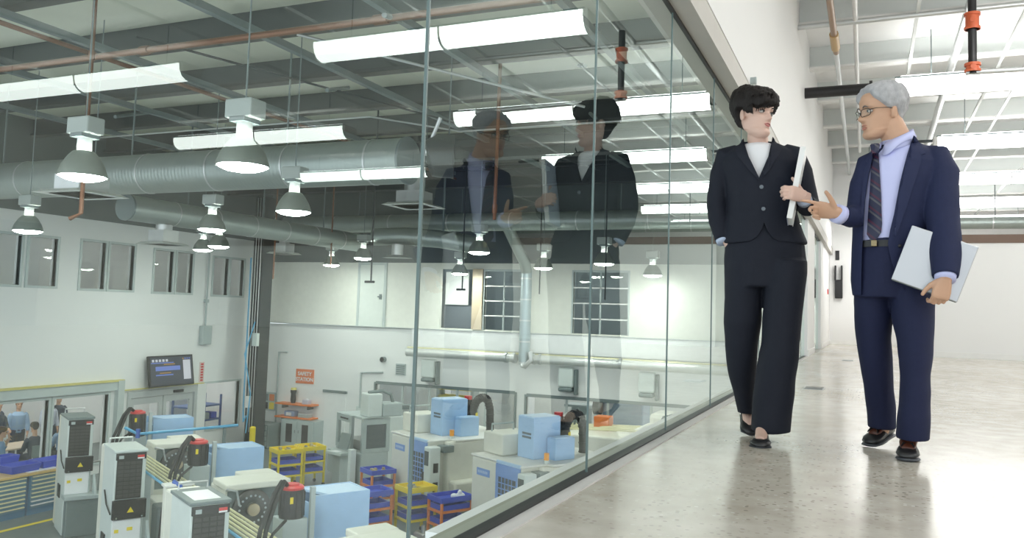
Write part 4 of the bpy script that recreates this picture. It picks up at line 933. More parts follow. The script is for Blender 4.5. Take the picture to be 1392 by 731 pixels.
# --- drawer cabinets and bins at the left
for k, (y0, y1) in enumerate(((8.1, 9.45), (9.5, 10.8), (10.85, 12.15), (12.2, 13.5))):
    t = thing('drawer_cabinet', ('blue drawer cabinet with cream pulls, ' + ('out at the far left end', 'second from the left end', 'at the left edge of the view', 'beside the leftmost control tower')[k]), 'drawer cabinet', (-16.6, (y0 + y1) / 2, FZ), 'blue drawer cabinets')
    B().box(-17.1, -16.22, y0, y1, FZ, -3.17).build('cabinet_body', DRAWB, t)
    for j in range(8):
        z = FZ + .14 + j * .085
        d = B().box(-16.22, -16.2, y0 + .04, y1 - .04, z, z + .078).build('drawer', mat('drawer_front', (0.15, 0.29, 0.40), 0.45), t)
        B().box(-16.2, -16.165, y0 + .05, y1 - .05, z + .045, z + .07, .004).build('drawer_pull', HANDLE if j > 1 or k != 3 else PANELW, d)
tag(B().box(-17.15, -16.15, 8.0, 13.55, -3.17, -3.12, .008).build('bench_top', WOOD), 'wooden bench top over the blue drawer cabinets', 'bench top')
bin_(-16.75, -16.35, 11.9, 12.5, -3.12, .16, 'long blue bin on the bench, front one', 'blue bins on the bench')
bin_(-16.8, -16.4, 12.65, 13.25, -3.12, .16, 'long blue bin on the bench beside the tower', 'blue bins on the bench')
bin_(-17.1, -16.85, 12.0, 12.35, -3.12, .3, 'tall blue bin standing at the back of the bench', 'blue bins on the bench')
t = thing('gauge_box', 'small white gauge box at the left end of the bench', 'instrument', (-16.5, 11.3, -3.12))
B().box(-16.65, -16.35, 11.1, 11.5, -3.12, -2.98, .01).build('gauge_body', PANELW, t)
B().box(-16.35, -16.34, 11.2, 11.42, -3.1, -3.03).build('gauge_display', BLACK, t)
tag(B().box(-16.55, -16.25, 12.2, 12.9, -3.12, -3.112).build('paper_stack', PANELW), 'white papers lying along the bench edge', 'papers')

# --- screen on the far wall
t = thing('wall_screen', 'black flat screen tilted out from the far wall above the doors', 'screen', (LX + .2, 18.0, -1.9))
ax, ay, az = Vector((0, .82, 0)), Vector((.035, 0, .006)), Vector((-.07, 0, .43))
c = Vector((LX + .22, 18.0, -1.42))
B().obox(c, ax, ay, az, .01).build('screen_housing', BLACK, t)
SC_D = emit_mat('screen_dark', (0.05, 0.07, 0.11), 0.5, .02)
def scr(u0, u1, v0, v1, m, name, lift=.002):
    f = c + Vector((.038, 0, .006)) + Vector((lift, 0, 0))
    B().quad(*[f + Vector((0, .82 * u, 0)) + az * v for u, v in ((u0, v0), (u1, v0), (u1, v1), (u0, v1))]).build(name, m, t)
scr(-.94, .94, -.9, .9, SC_D, 'screen_picture', .001)
SB, SW, SO = emit_mat('screen_blue', (0.12, 0.2, 0.6), 1.0, .02), emit_mat('screen_white', (0.75, 0.78, 0.85), .8, .02), emit_mat('screen_orange', (0.7, 0.35, 0.05), .6, .02)
scr(-.72, .38, .02, .30, SB, 'screen_bar', .003)
scr(-.9, .1, .50, .56, SB, 'screen_line', .003)
scr(-.35, .15, .40, .46, SO, 'screen_line', .004)
scr(-.55, -.05, -.16, -.10, SO, 'screen_line', .004)
scr(-.72, .05, -.30, -.22, SB, 'screen_line', .003)
scr(.52, .86, -.62, .66, SW, 'screen_panel', .003)
for k in range(5): scr(-.86 + k * .15, -.76 + k * .15, .60, .76, SW, 'screen_heading', .004)
for k in range(4): scr(.5 + k * .1, .56 + k * .1, .72, .8, SO if k == 0 else SB, 'screen_heading', .004)
B().box(LX, LX + .18, 17.8, 18.2, -1.6, -1.3).build('wall_bracket', BLACK, t)
t = thing('wall_notice', 'narrow red-printed vertical notice right of the wall screen', 'notice', (LX, 19.4, -1.85))
B().box(LX, LX + .02, 19.32, 19.5, -1.85, -1.25).build('notice_board', mat('notice_pale', (0.72, 0.55, 0.52), 0.5), t)
for k in range(7): B().box(LX + .02, LX + .024, 19.36, 19.46, -1.82 + k * .08, -1.77 + k * .08).build('notice_mark', REDP, t)

# --- safety station on the back wall
t = thing('safety_sign', 'orange square wall sign reading safety station', 'sign', (-16.87, BY - .02, -1.97))
B().box(-17.22, -16.52, BY - .03, BY, -1.98, -1.52).build('sign_board', mat('sign_orange', (0.72, 0.20, 0.08), 0.5), t)
for txt, z in (('SAFETY', -1.72), ('STATION', -1.90)):
    cu = bpy.data.curves.new('lettering', 'FONT'); cu.body = txt; cu.size = .165; cu.align_x = 'CENTER'; cu.extrude = .002; cu.offset = .004
    o = bpy.data.objects.new('lettering', cu); COL.objects.link(o); bpy.context.view_layer.update()
    me = bpy.data.meshes.new_from_object(o.evaluated_get(bpy.context.evaluated_depsgraph_get())); bpy.data.objects.remove(o, do_unlink=True); bpy.data.curves.remove(cu)
    me.materials.clear(); me.materials.append(PANELW)
    o = bpy.data.objects.new('lettering', me); COL.objects.link(o); o.rotation_euler = (R(90), 0, 0); o.parent = t
    o.location = Vector((-16.87, BY - .034, z)) - t.location
def shelf(z, label):
    t = thing('wall_shelf', label, 'shelf', (-17.0, BY - .2, z), 'orange safety shelves')
    B().box(-17.72, -16.28, BY - .4, BY, z, z + .05, .008).build('shelf_board', ORNG, t)
    for x in (-17.5, -16.5): B().box(x - .015, x + .015, BY - .3, BY, z - .12, z).build('shelf_bracket', GREYD, t)
shelf(-2.66, 'upper orange shelf of the safety station')
shelf(-3.08, 'lower orange shelf over the grey cabinet')
t = thing('eyewash_bottle', 'black and yellow dispenser on the upper orange shelf', 'dispenser', (-17.15, BY - .2, -2.61))
B().lathe([(.07, 0), (.09, .1), (.08, .3), (.1, .36), (.1, .42)], (-17.15, BY - .2, -2.61), 14).build('bottle_body', BLACK, t, smooth=True)
B().cyl((-17.15, BY - .2, -2.19), (-17.15, BY - .2, -2.12), .09, 14).build('bottle_cap', mat('faded_yellow', (0.75, 0.66, 0.20)), t, smooth=True)
t = thing('glove_box', 'small clear box of gloves on the upper orange shelf', 'box', (-16.6, BY - .2, -2.61))
B().box(-16.72, -16.5, BY - .3, BY - .1, -2.61, -2.47, .01).build('box_body', mat('lilac_box', (0.55, 0.55, 0.66), 0.4), t)
B().ball((-16.61, BY - .2, -2.46), .06, .05, .03).build('glove_tuft', PANELW, t, smooth=True)
t = thing('first_aid_bag', 'blue and white supply pack on the lower orange shelf', 'pack', (-17.15, BY - .2, -3.03))
B().box(-17.4, -17.0, BY - .32, BY - .08, -3.03, -2.86, .03).build('pack_body', mat('pack_blue', (0.25, 0.32, 0.5), 0.5), t)
B().box(-17.3, -17.1, BY - .335, BY - .32, -3.0, -2.9).build('pack_label', PANELW, t)
t = thing('supply_box', 'pale grey supply box on the lower orange shelf', 'box', (-16.65, BY - .2, -3.03))
B().box(-16.85, -16.45, BY - .32, BY - .08, -3.03, -2.93, .01).build('box_body', GREYM, t)
B().box(-16.85, -16.45, BY - .32, BY - .08, -2.93, -2.91).build('box_lid', PANELW, t)
t = thing('storage_cabinet', 'grey two-door cabinet with narrow windows under the orange shelves', 'cabinet', (-16.7, BY - .3, FZ))
B().box(-17.35, -16.05, BY - .5, BY - .01, FZ, -3.1, .01).build('cabinet_body', GREYM, t)
for x0 in (-17.3, -16.68):
    d = B().box(x0, x0 + .58, BY - .52, BY - .5, FZ + .08, -3.14).build('door', mat('cabinet_door_grey', (0.46, 0.52, 0.51), 0.4), t)
    B().box(x0 + .17, x0 + .41, BY - .53, BY - .52, FZ + .2, -3.22).build('door_window', BLACK, d)
    B().cyl((x0 + (.53 if x0 < -17 else .05), BY - .54, -3.5), (x0 + (.53 if x0 < -17 else .05), BY - .54, -3.4), .012, 6).build('door_handle', CHROME, d)
t = thing('wall_poster', 'dark framed photo board left of the safety station', 'poster', (-18.3, BY, -2.95))
B().box(-18.55, -18.0, BY - .03, BY, -2.95, -2.35).build('board_frame', GREYM, t)
for k, m in enumerate((BLACK, YELL, GREYD, ORNG)): B().box(-18.5 + (k % 2) * .25, -18.3 + (k % 2) * .25, BY - .036, BY - .03, -2.9 + (k // 2) * .27, -2.68 + (k // 2) * .27).build('board_print', m, t)
pipe('conduit', [(-17.95, BY - .03, FZ + .6), (-17.95, BY - .03, -1.0), (-17.6, BY - .03, -1.0)], .025, GREYM, 'grey conduit rising left of the orange safety sign')
pipe('conduit', [(-14.7, BY - .04, -2.6), (-14.7, BY - .04, -1.5), (-13.9, BY - .04, -1.45)], .03, GREYM, 'grey bent conduit on the back wall right of the door')
t = thing('socket_pair', 'pair of grey wall sockets below the bent conduit', 'socket', (-14.7, BY - .04, -2.7))
B().box(-14.82, -14.68, BY - .06, BY, -2.75, -2.55, .01).build('socket_box', PALE, t)
B().box(-14.6, -14.46, BY - .06, BY, -2.75, -2.55, .01).build('socket_box', PALE, t)
t = thing('wall_vent', 'small square grey vent on the back wall above the shop opening', 'vent', (-13.3, BY - .02, -1.4))
B().box(-13.45, -13.1, BY - .03, BY, -1.5, -1.15).build('vent_frame', GREYM, t)
for k in range(5): B().box(-13.42, -13.13, BY - .04, BY - .03, -1.47 + k * .06, -1.44 + k * .06).build('louvre_blade', GREYD, t)
t = thing('wall_speaker', 'small dark round speaker on the back wall left of the vent', 'speaker', (-13.9, BY - .05, -1.1))
B().cyl((-13.9, BY - .12, -1.05), (-13.9, BY, -1.05), .09, 16).build('speaker_body', GREYD, t, smooth=True)
B().cyl((-13.9, BY - .13, -1.05), (-13.9, BY - .12, -1.05), .07, 16).build('speaker_cone', BLACK, t, smooth=True)
t = thing('tool_chest', 'dark grey tool chest left of the safety cabinet', 'tool chest', (-17.85, 21.5, FZ))
B().box(-18.25, -17.45, 21.2, 21.9, FZ, -3.25, .02).build('chest_body', GREYD, t)
for k in range(4): B().box(-18.2, -17.5, 21.18, 21.2, FZ + .08 + k * .165, FZ + .22 + k * .165).build('drawer', GREYM, t)
t = thing('yellow_bollard', 'short yellow bollard at the foot of the steel column', 'bollard', (-17.2, 20.2, FZ))
B().cyl((-17.2, 20.2, FZ), (-17.2, 20.2, -3.2), .09, 14).build('bollard_post', YELL, t, smooth=True)
B().ball((-17.2, 20.2, -3.2), .09, .09, .05).build('bollard_cap', YELL, t, smooth=True)
# blue shelving seen through the far window right of the doors
t = thing('parts_rack', 'blue parts rack behind the far window right of the doors', 'rack', (-19.6, 20.4, FZ))
for z in (FZ + .3, -3.2, -2.75): B().box(-20.0, -19.3, 19.7, 21.1, z, z + .05).build('shelf_board', mat('rack_blue', (0.08, 0.14, 0.34), 0.5), t)
for x in (-20.0, -19.34):
    for y in (19.7, 21.06): B().box(x, x + .05, y, y + .05, FZ, -2.4).build('upright', MATS['rack_blue'], t)
for k in range(4): tag(B().box(-19.7, -19.35, 19.78 + k * .32, 20.02 + k * .32, -3.15, -2.95, .02).build('parts_box', (BINB, PANELW, GREYM, BINB)[k]), ('blue box at the left of the parts rack behind the far window', 'white box second on the parts rack behind the far window', 'grey box third on the parts rack behind the far window', 'blue box at the right of the parts rack by the column')[k], 'box', 'boxes on the parts rack')
t = thing('white_machine', 'white bench machine behind the far window right of the doors', 'machine', (-20.8, 20.4, FZ))
B().box(-21.4, -20.4, 19.8, 20.9, FZ, -3.2, .03).build('machine_base', PALE, t)
B().box(-21.3, -20.4, 20.0, 20.8, -3.2, -2.3, .08).build('machine_hood', PANELW, t)
# table in the break room
t = thing('break_table', 'long pale table behind the left lower window', 'table', (-20.2, 14.6, FZ))
B().box(-20.6, -19.7, 12.6, 16.2, -3.28, -3.24, .01).build('tabletop', mat('table_tan', (0.62, 0.5, 0.38), 0.4), t)
for x in (-20.5, -19.8):
    for y in (12.8, 16.0): B().box(x - .03, x + .03, y - .03, y + .03, FZ, -3.28).build('leg', GREYD, t)
# ================================================================== people
SKIN_W = mat('skin_fair', (0.66, 0.44, 0.355), 0.5, var=0.05, scale=20)
SKIN_M = mat('skin_warm', (0.56, 0.335, 0.22), 0.5, var=0.05, scale=20)
def hairmat(name, col, var):
    m = mat(name, col, 0.55, var=var, scale=30, spec=.22)
    nt = m.node_tree; N = nt.nodes; Lk = nt.links
    tc = N.new('ShaderNodeTexCoord'); mp = N.new('ShaderNodeMapping'); mp.inputs['Scale'].default_value = (260, 260, 40)
    nz = N.new('ShaderNodeTexNoise'); nz.inputs['Scale'].default_value = 1.0
    Lk.new(tc.outputs['Object'], mp.inputs['Vector']); Lk.new(mp.outputs[0], nz.inputs['Vector'])
    b = N.new('ShaderNodeBump'); b.inputs['Strength'].default_value = .6; b.inputs['Distance'].default_value = .004
    Lk.new(nz.outputs['Fac'], b.inputs['Height']); Lk.new(b.outputs['Normal'], N['Principled BSDF'].inputs['Normal'])
    return m
HAIR_W = hairmat('hair_near_black', (0.014, 0.011, 0.010), .4)
HAIR_M = hairmat('hair_silver', (0.42, 0.42, 0.43), .45)
SUIT_W = mat('suit_black_navy', (0.0085, 0.0105, 0.019), 0.75, var=.12, scale=60, bump=.15, bscale=900, spec=.3)
SUIT_M = mat('suit_navy', (0.0155, 0.021, 0.062), 0.75, var=.12, scale=60, bump=.15, bscale=900, spec=.3)
TROU_M = mat('trousers_navy', (0.011, 0.015, 0.048), 0.75, var=.12, scale=60, spec=.3)
LAPW = mat('lapel_black_navy', (0.0105, 0.0125, 0.022), 0.7, spec=.3)
LAPM = mat('lapel_navy', (0.018, 0.024, 0.068), 0.7, spec=.3)
SHIRT_M = mat('shirt_lavender', (0.56, 0.58, 0.86), 0.6, var=.04)
TOP_W = mat('top_white', (0.80, 0.80, 0.82), 0.6, var=.03)
CUFF_W = mat('cuff_pale_blue', (0.45, 0.52, 0.66), 0.6)
LIPS = mat('lips_rose', (0.50, 0.16, 0.16), 0.4)
LIPS_M = mat('lips_brown', (0.46, 0.20, 0.15), 0.45)
EYEW = mat('eye_white', (0.50, 0.48, 0.46), 0.2)
IRIS = mat('iris_dark', (0.03, 0.035, 0.04), 0.2)
SHOE = mat('shoe_black_leather', (0.018, 0.018, 0.02), 0.3)
SHOEB = mat('shoe_brown_leather', (0.10, 0.028, 0.014), 0.35)
SOLE = mat('shoe_sole', (0.055, 0.06, 0.07), 0.5)
def tie_mat():
    m = mat('tie_striped', (0.03, 0.03, 0.07), 0.5)
    nt = m.node_tree; N = nt.nodes; Lk = nt.links
    tc = N.new('ShaderNodeTexCoord'); sp = N.new('ShaderNodeSeparateXYZ'); Lk.new(tc.outputs['Object'], sp.inputs[0])
    a = N.new('ShaderNodeMath'); a.operation = 'MULTIPLY_ADD'; a.inputs[1].default_value = 0.9; Lk.new(sp.outputs['X'], a.inputs[0]); Lk.new(sp.outputs['Z'], a.inputs[2])
    b = N.new('ShaderNodeMath'); b.operation = 'MULTIPLY'; b.inputs[1].default_value = 15.0; Lk.new(a.outputs[0], b.inputs[0])
    f = N.new('ShaderNodeMath'); f.operation = 'FRACT'; Lk.new(b.outputs[0], f.inputs[0])
    r = N.new('ShaderNodeValToRGB'); r.color_ramp.interpolation = 'CONSTANT'; e = r.color_ramp.elements
    e[0].position = 0; e[0].color = (0.012, 0.015, 0.05, 1); e[1].position = .42; e[1].color = (0.085, 0.085, 0.10, 1)
    for p, c in ((.58, (0.012, 0.015, 0.05, 1)), (.72, (0.065, 0.012, 0.04, 1)), (.9, (0.012, 0.015, 0.05, 1))):
        q = e.new(p); q.color = c
    Lk.new(f.outputs[0], r.inputs['Fac']); Lk.new(r.outputs['Color'], N['Principled BSDF'].inputs['Base Color'])
    return m
TIE = tie_mat()

def lerp_tab(tab, z):
    if z <= tab[0][0]: return tab[0][1:]
    for a, b in zip(tab, tab[1:]):
        if z <= b[0]:
            t = (z - a[0]) / (b[0] - a[0]); t = t * t * (3 - 2 * t) * .5 + t * .5
            return tuple(p + (q - p) * t for p, q in zip(a[1:], b[1:]))
    return tab[-1][1:]
# head profile: height, front, back, half width (eye line at 0)
HEADT = [(-.122, .068, .030, .018), (-.116, .086, .012, .034), (-.100, .093, -.022, .047), (-.080, .086, -.040, .055), (-.060, .0885, -.055, .060), (-.040, .088, -.072, .0635), (-.020, .084, -.086, .067),
         (.0, .081, -.097, .071), (.022, .090, -.104, .0735), (.050, .090, -.106, .075), (.078, .078, -.102, .071), (.100, .052, -.084, .058), (.114, .022, -.056, .038), (.121, -.010, -.026, .012)]
NOSET = [(-.048, .0), (-.043, .006), (-.037, .018), (-.030, .025), (-.022, .022), (-.010, .015), (.004, .009), (.018, .003), (.028, .0)]
def head_point(z, a, grow=0.0, jaw=1.0):
    xf, xb, hw = lerp_tab(HEADT, z); xm = -.012 if z > -.08 else (xf + xb) / 2
    ca, sa = math.cos(a), math.sin(a)
    x = xm + (xf - xm + grow) * abs(ca) ** .82 if ca >= 0 else xm - (xm - xb + grow) * abs(ca) ** .95
    y = (hw * (jaw if z < -.02 else 1) + grow) * math.copysign(abs(sa) ** .92, sa)
    return x, y
def head_bm(b, M_, jaw=1.0, nose=1.0):
    rs = []
    for i in range(58):
        z = -.122 + (.243) * i / 57; ring = []
        for k in range(64):
            a = 2 * math.pi * k / 64; x, y = head_point(z, a, 0, jaw)
            if math.cos(a) > 0:
                x += nose * lerp_tab(NOSET, z)[0] * math.exp(-(y / (.0105 + (.006 if z < -.02 else 0))) ** 2)
                ay = abs(y)
                x -= .011 * math.exp(-((ay - .032) / .017) ** 2 - ((z - .001) / .013) ** 2)
                x += .004 * math.exp(-((ay - .03) / .022) ** 2 - ((z - .021) / .008) ** 2)
                x += .004 * math.exp(-((ay - .045) / .018) ** 2 - ((z + .03) / .018) ** 2)
                x += .0025 * math.exp(-(y / .020) ** 2) * (math.exp(-((z + .058) / .0055) ** 2) + math.exp(-((z + .072) / .006) ** 2))
                x -= .004 * math.exp(-(y / .022) ** 2 - ((z + .065) / .0035) ** 2) + .003 * math.exp(-(y / .03) ** 2 - ((z + .085) / .006) ** 2)
            ring.append(M_ @ Vector((x, y, z)))
        rs.append(ring)
    b.rings(rs)
    for s in (1, -1):      # ears
        q = M_.to_3x3() @ Matrix.Rotation(s * R(22), 3, 'Z') @ Matrix.Rotation(R(-10), 3, 'Y')
        b.ball(M_ @ Vector((-.018, s * .074, -.012)), .018, .0085, .031, q, 14, 10)
        b.ball(M_ @ Vector((-.010, s * .075, -.030)), .010, .007, .012, q, 10, 8)
def face_parts(root, M_, hm, lipm, jaw=1.0, mouth=0.0, brow=.004):
    Q = M_.to_3x3()
    for s in (1, -1):
        c = Vector((.0705, s * .032, .001))
        e = B().ball(M_ @ c, .0125, .0140, .0068, Q, 16, 12).build('eye', EYEW, root, smooth='all', local=True)
        B().ball(M_ @ (c + Vector((.0098, s * -.001, .0005))), .0042, .0060, .0060, Q, 14, 8).build('iris', IRIS, e, smooth='all', local=True)
        pts = [M_ @ Vector((.094 - .010 * abs(t - .25), s * (.013 + .038 * t), .0165 + .009 * math.sin(math.pi * min(1, t + .12)))) for t in (0, .2, .4, .6, .8, 1)]
        B().tube(pts, [brow * .7, brow, brow, brow * .9, brow * .7, brow * .3], 8).build('eyebrow', hm, root, smooth='all', local=True)
        lid = [M_ @ (c + Vector((.0118 - .0075 * ((t - .5) * 2) ** 2, s * (-.015 + .030 * t), .001 + .0052 * math.sin(math.pi * t)))) for t in (0, .17, .33, .5, .67, .83, 1)]
        B().tube(lid, [.0008, .0016, .0020, .0021, .0020, .0016, .0008], 6).build('eyelid', hm, root, smooth='all', local=True)
    up = [M_ @ Vector((.0915 - 12 * y * y, y, -.0575 - .003 * abs(y) / .02 + .0015 * math.exp(-((abs(y) - .006) / .004) ** 2))) for y in (-.022, -.014, -.006, 0, .006, .014, .022)]
    lo = [M_ @ Vector((.0910 - 13 * y * y, y, -.0690 - mouth + .005 * (abs(y) / .02) ** 2)) for y in (-.020, -.013, -.006, 0, .006, .013, .020)]
    lb = B().tube(up, [.0008, .0024, .0030, .0026, .0030, .0024, .0008], 8).tube(lo, [.0008, .0028, .0036, .0038, .0036, .0028, .0008], 8)
    if mouth: lb.ball(M_ @ Vector((.088, 0, -.065 - mouth / 2)), .006, .016, .004, Q, 12, 8)
    lb.build('lips', lipm, root, smooth='all', local=True)
def hair_shell(root, M_, m, line, thick, seed, amp=.004, n=96, rows=60, freq=9.0):
    """hair: grows out of the skull above the hairline line(angle)"""
    rs = []
    for i in range(rows):
        z = -.11 + .233 * i / (rows - 1); ring = []
        for k in range(n):
            a = 2 * math.pi * k / n
            zl = line(a); f = max(0.0, min(1.0, (z - zl) / .022)); f = f * f * (3 - 2 * f)
            px, py = head_point(min(z, .1205), a)
            nz = noise.noise(Vector((px * freq * 7, py * freq * 7, z * freq * 3 + seed))) + .5 * noise.noise(Vector((px * freq * 18, py * freq * 18, z * freq * 6 + seed)))
            st = math.sin(a * 34 + 5 * noise.noise(Vector((z * 20, a * 2, seed)))) * .0012
            g = -.012 + f * (.012 + thick(a, z) + amp * nz + st)
            x, y = head_point(min(z, .1205), a, g)
            zz = z + f * (thick(a, z) + amp * nz) * max(0, (z - .03) / .09)
            ring.append(M_ @ Vector((x, y, zz)))
        rs.append(ring)
    return B().rings(rs).build('hair', m, root, smooth='all', local=True)

def hand_bm(b, wrist, xdir, zdorsal, side, curl, spread=.06, thumb=(.6, .75, -.25), tcurl=.35, sc=1.0, first_curl=None, open_=None):
    """a right (side=1) or left (side=-1) hand: palm and five chained fingers"""
    X = Vector(xdir).normalized(); Zd = Vector(zdorsal); Zd = (Zd - X * Zd.dot(X)).normalized(); Y = Zd.cross(X) * side
    W = Vector(wrist)
    P = lambda x, y, z: W + (X * x + Y * y + Zd * z) * sc
    rs = []
    for x, hw, hh, zo in ((-.03, .026, .020, 0), (0, .028, .019, 0), (.025, .036, .0165, 0), (.055, .041, .0145, .001), (.082, .041, .0125, .002), (.094, .036, .009, .001)):
        rs.append([P(x, hw * math.copysign(abs(math.cos(t)) ** .7, math.cos(t)), zo + hh * math.copysign(abs(math.sin(t)) ** .8, math.sin(t))) for t in [2 * math.pi * k / 18 for k in range(18)]])
    b.rings(rs)
    tips = []
    for f, (y, L, r) in enumerate(((.029, (.040, .025, .020), .0086), (.010, (.044, .028, .021), .0088), (-.010, (.041, .026, .020), .0084), (-.029, (.033, .020, .018), .0075))):
        c = curl[f]; th = 0.0; p = Vector((.080, y * .95, .001)); pts = [P(p.x - .02, p.y, p.z), P(*p)]; rr = [r * 1.05, r * 1.12]
        sp = spread * (y / .03)
        for j, l in enumerate(L):
            th += c[j]
            d = Vector((math.cos(th) * math.cos(sp), math.cos(th) * math.sin(sp), -math.sin(th)))
            p = p + d * l; pts.append(P(*p)); rr.append(r * (1.0, .93, .78)[j])
        p = p + d * .004; pts.append(P(*p)); rr.append(r * .45)
        b.tube(pts, [q * sc for q in rr], 10)
        tips.append(P(*p))
    p = Vector((.012, .022, -.004)); d = Vector(thumb).normalized(); pts = [P(*p)]; rr = [.0135]
    for j, l in enumerate((.040, .032, .024)):
        p = p + d * l; pts.append(P(*p)); rr.append((.0125, .0105, .0088)[j])
        d = (d + Vector((tcurl, -tcurl * .6, 0))).normalized()
    p = p + d * .005; pts.append(P(*p)); rr.append(.0045)
    b.tube(pts, [q * sc for q in rr], 10)
    return tips

def drape(root, name, m, poly, target, off=.004, th=.004, cuts=6, dirv=(0, 1, 0), recess=0.0, parent=None):
    """a cloth piece cut to outline poly (u, z) and laid on the front of target"""
    bm = bmesh.new()
    vs = [bm.verts.new((u, 0, z)) for u, z in poly]; bm.faces.new(vs)
    bmesh.ops.triangulate(bm, faces=list(bm.faces))
    for _ in range(cuts):
        es = [e for e in bm.edges if e.calc_length() > .02]
        if not es: break
        bmesh.ops.subdivide_edges(bm, edges=es, cuts=1)
        bmesh.ops.triangulate(bm, faces=[f for f in bm.faces if len(f.verts) > 3])
    bv = target if isinstance(target, BVHTree) else bvh(target)
    last = None
    for v in bm.verts:
        h = bv.ray_cast(Vector((v.co.x, -1.0, v.co.z)), Vector((0, 1, 0)))
        if h[0] is not None: v.co.y = h[0].y - off; last = v.co.y
        else:
            n = bv.find_nearest(Vector((v.co.x, -.1, v.co.z)))
            v.co.y = n[0].y - off if n[0] is not None else (last or 0)
    bmesh.ops.smooth_vert(bm, verts=list(bm.verts), factor=.4, use_axis_y=True, use_axis_x=False, use_axis_z=False)
    be = [e for e in bm.edges if len(e.link_faces) == 1]; fs = list(bm.faces)
    bk = {v: bm.verts.new((v.co.x, v.co.y + th, v.co.z)) for v in list(bm.verts)}
    for f in fs: bm.faces.new([bk[v] for v in reversed(f.verts)])
    for e in be:
        p, q = e.verts; bm.faces.new((p, q, bk[q], bk[p]))
    me = bpy.data.meshes.new(name); bmesh.ops.recalc_face_normals(bm, faces=list(bm.faces)); bm.to_mesh(me); bm.free()
    me.materials.append(m); me.polygons.foreach_set('use_smooth', [True] * len(me.polygons)); me.set_sharp_from_angle(angle=R(50))
    o = bpy.data.objects.new(name, me); COL.objects.link(o); o.parent = parent or root
    return o
def bvh(o):
    bm = bmesh.new(); bm.from_mesh(o.data); t = BVHTree.FromBMesh(bm); bm.free(); return t
def carve(o, polys, y0=-.6, y1=.02):
    """cut openings with outline (u, z) into the front of a garment"""
    cs = []
    for poly in polys:
        c = B().prism(poly, lambda u, v, h: (u, y0 + h, v), y1 - y0).build('cutter', WHITE, local=True, parent=o.parent)
        bm = bmesh.new(); bm.from_mesh(c.data); bmesh.ops.recalc_face_normals(bm, faces=list(bm.faces)); bm.to_mesh(c.data); bm.free()
        md = o.modifiers.new('b', 'BOOLEAN'); md.operation = 'DIFFERENCE'; md.object = c; md.solver = 'EXACT'; cs.append(c)
    bpy.context.view_layer.update()
    bake(o)
    for c in cs: bpy.data.objects.remove(c, do_unlink=True)
    o.data.polygons.foreach_set('use_smooth', [True] * len(o.data.polygons)); o.data.set_sharp_from_angle(angle=R(45))
def wrinkle(o, amp, freq, seed, fz=None):
    """soft cloth folds"""
    me = o.data; nv = len(me.vertices); co = [0.0] * (3 * nv); no = [0.0] * (3 * nv)
    me.vertices.foreach_get('co', co); me.vertices.foreach_get('normal', no)
    for i in range(nv):
        j = 3 * i; x, y, z = co[j:j + 3]
        n = noise.noise(Vector((x * freq, y * freq, z * freq * .55 + seed))) + .6 * noise.noise(Vector((x * freq * .4 + 9, y * freq * .4, z * freq * 1.3 + seed)))
        for k in (0, 1, 2): co[j + k] += no[j + k] * amp * n
    me.vertices.foreach_set('co', co); me.update()
def hmat(c, fwd, up=(0, 0, 1), s=1.0, roll=0.0):
    X = Vector(fwd).normalized(); Y = Vector(up).cross(X).normalized(); Z = X.cross(Y)
    q = Matrix((X, Y, Z)).transposed()
    if roll: q = Matrix.Rotation(R(roll), 3, X) @ q
    m = (q * s).to_4x4(); m.translation = Vector(c); return m

# ------------------------------------------------------------------ the man
man = thing('person', 'person with grey hair and glasses in navy suit holding a silver laptop', 'person', (0.102, 4.256, 0.0), rotz=-0.02396)
MH = hmat((-.050, 0.0, 1.607), (-.86, -.50, -.10), s=1.06)
b = B()
head_bm(b, MH, 1.0, 1.22)
b.tube([(.035, .035, 1.40), (.020, .02, 1.47), (-.005, .01, 1.53), (-.02, .005, 1.57)], [.074, .064, .061, .058], 24)
b.loft([(.0, .03, .95, .150, .105), (.0, .03, 1.1, .155, .115), (.02, .03, 1.25, .175, .12), (.04, .03, 1.36, .17, .105), (.04, .03, 1.42, .10, .075)])
b.loft([(-.085, .07, .9, .085, .09), (-.087, .09, .52, .060, .065), (-.06, .17, .25, .05, .055), (-.045, .235, .10, .036, .045)])
b.loft([(.076, .0, .9, .085, .09), (.085, -.05, .52, .060, .065), (.088, -.075, .25, .05, .055), (.072, -.08, .08, .036, .045)])
b.tube([(-.045, .235, .10), (-.05, .24, .065), (-.07, .215, .05)], [.034, .026, .018], 12)
b.tube([(.070, -.08, .09), (.062, -.085, .055), (.058, -.12, .035)], [.034, .026, .018], 12)
b.tube([(.17, .03, 1.36), (.205, -.01, 1.25), (.205, -.07, 1.10), (.208, -.15, .95), (.206, -.213, .82), (.205, -.225, .795)], [.045, .044, .040, .036, .028, .027], 14)
b.tube([(-.07, .06, 1.36), (-.12, .065, 1.22), (-.158, .03, 1.105), (-.195, -.105, 1.092), (-.235, -.19, 1.10)], [.042, .036, .034, .033, .027], 14)
# laptop hand: wraps under the lower edge, thumb on the lid
hand_bm(b, (.204, -.226, .800), (-.25, .02, -1), (.35, -1, 0), -1, [(.55, 1.0, .6), (.6, 1.05, .6), (.65, 1.1, .6), (.7, 1.1, .6)], .03, (.75, .65, -.30), .25, .96)
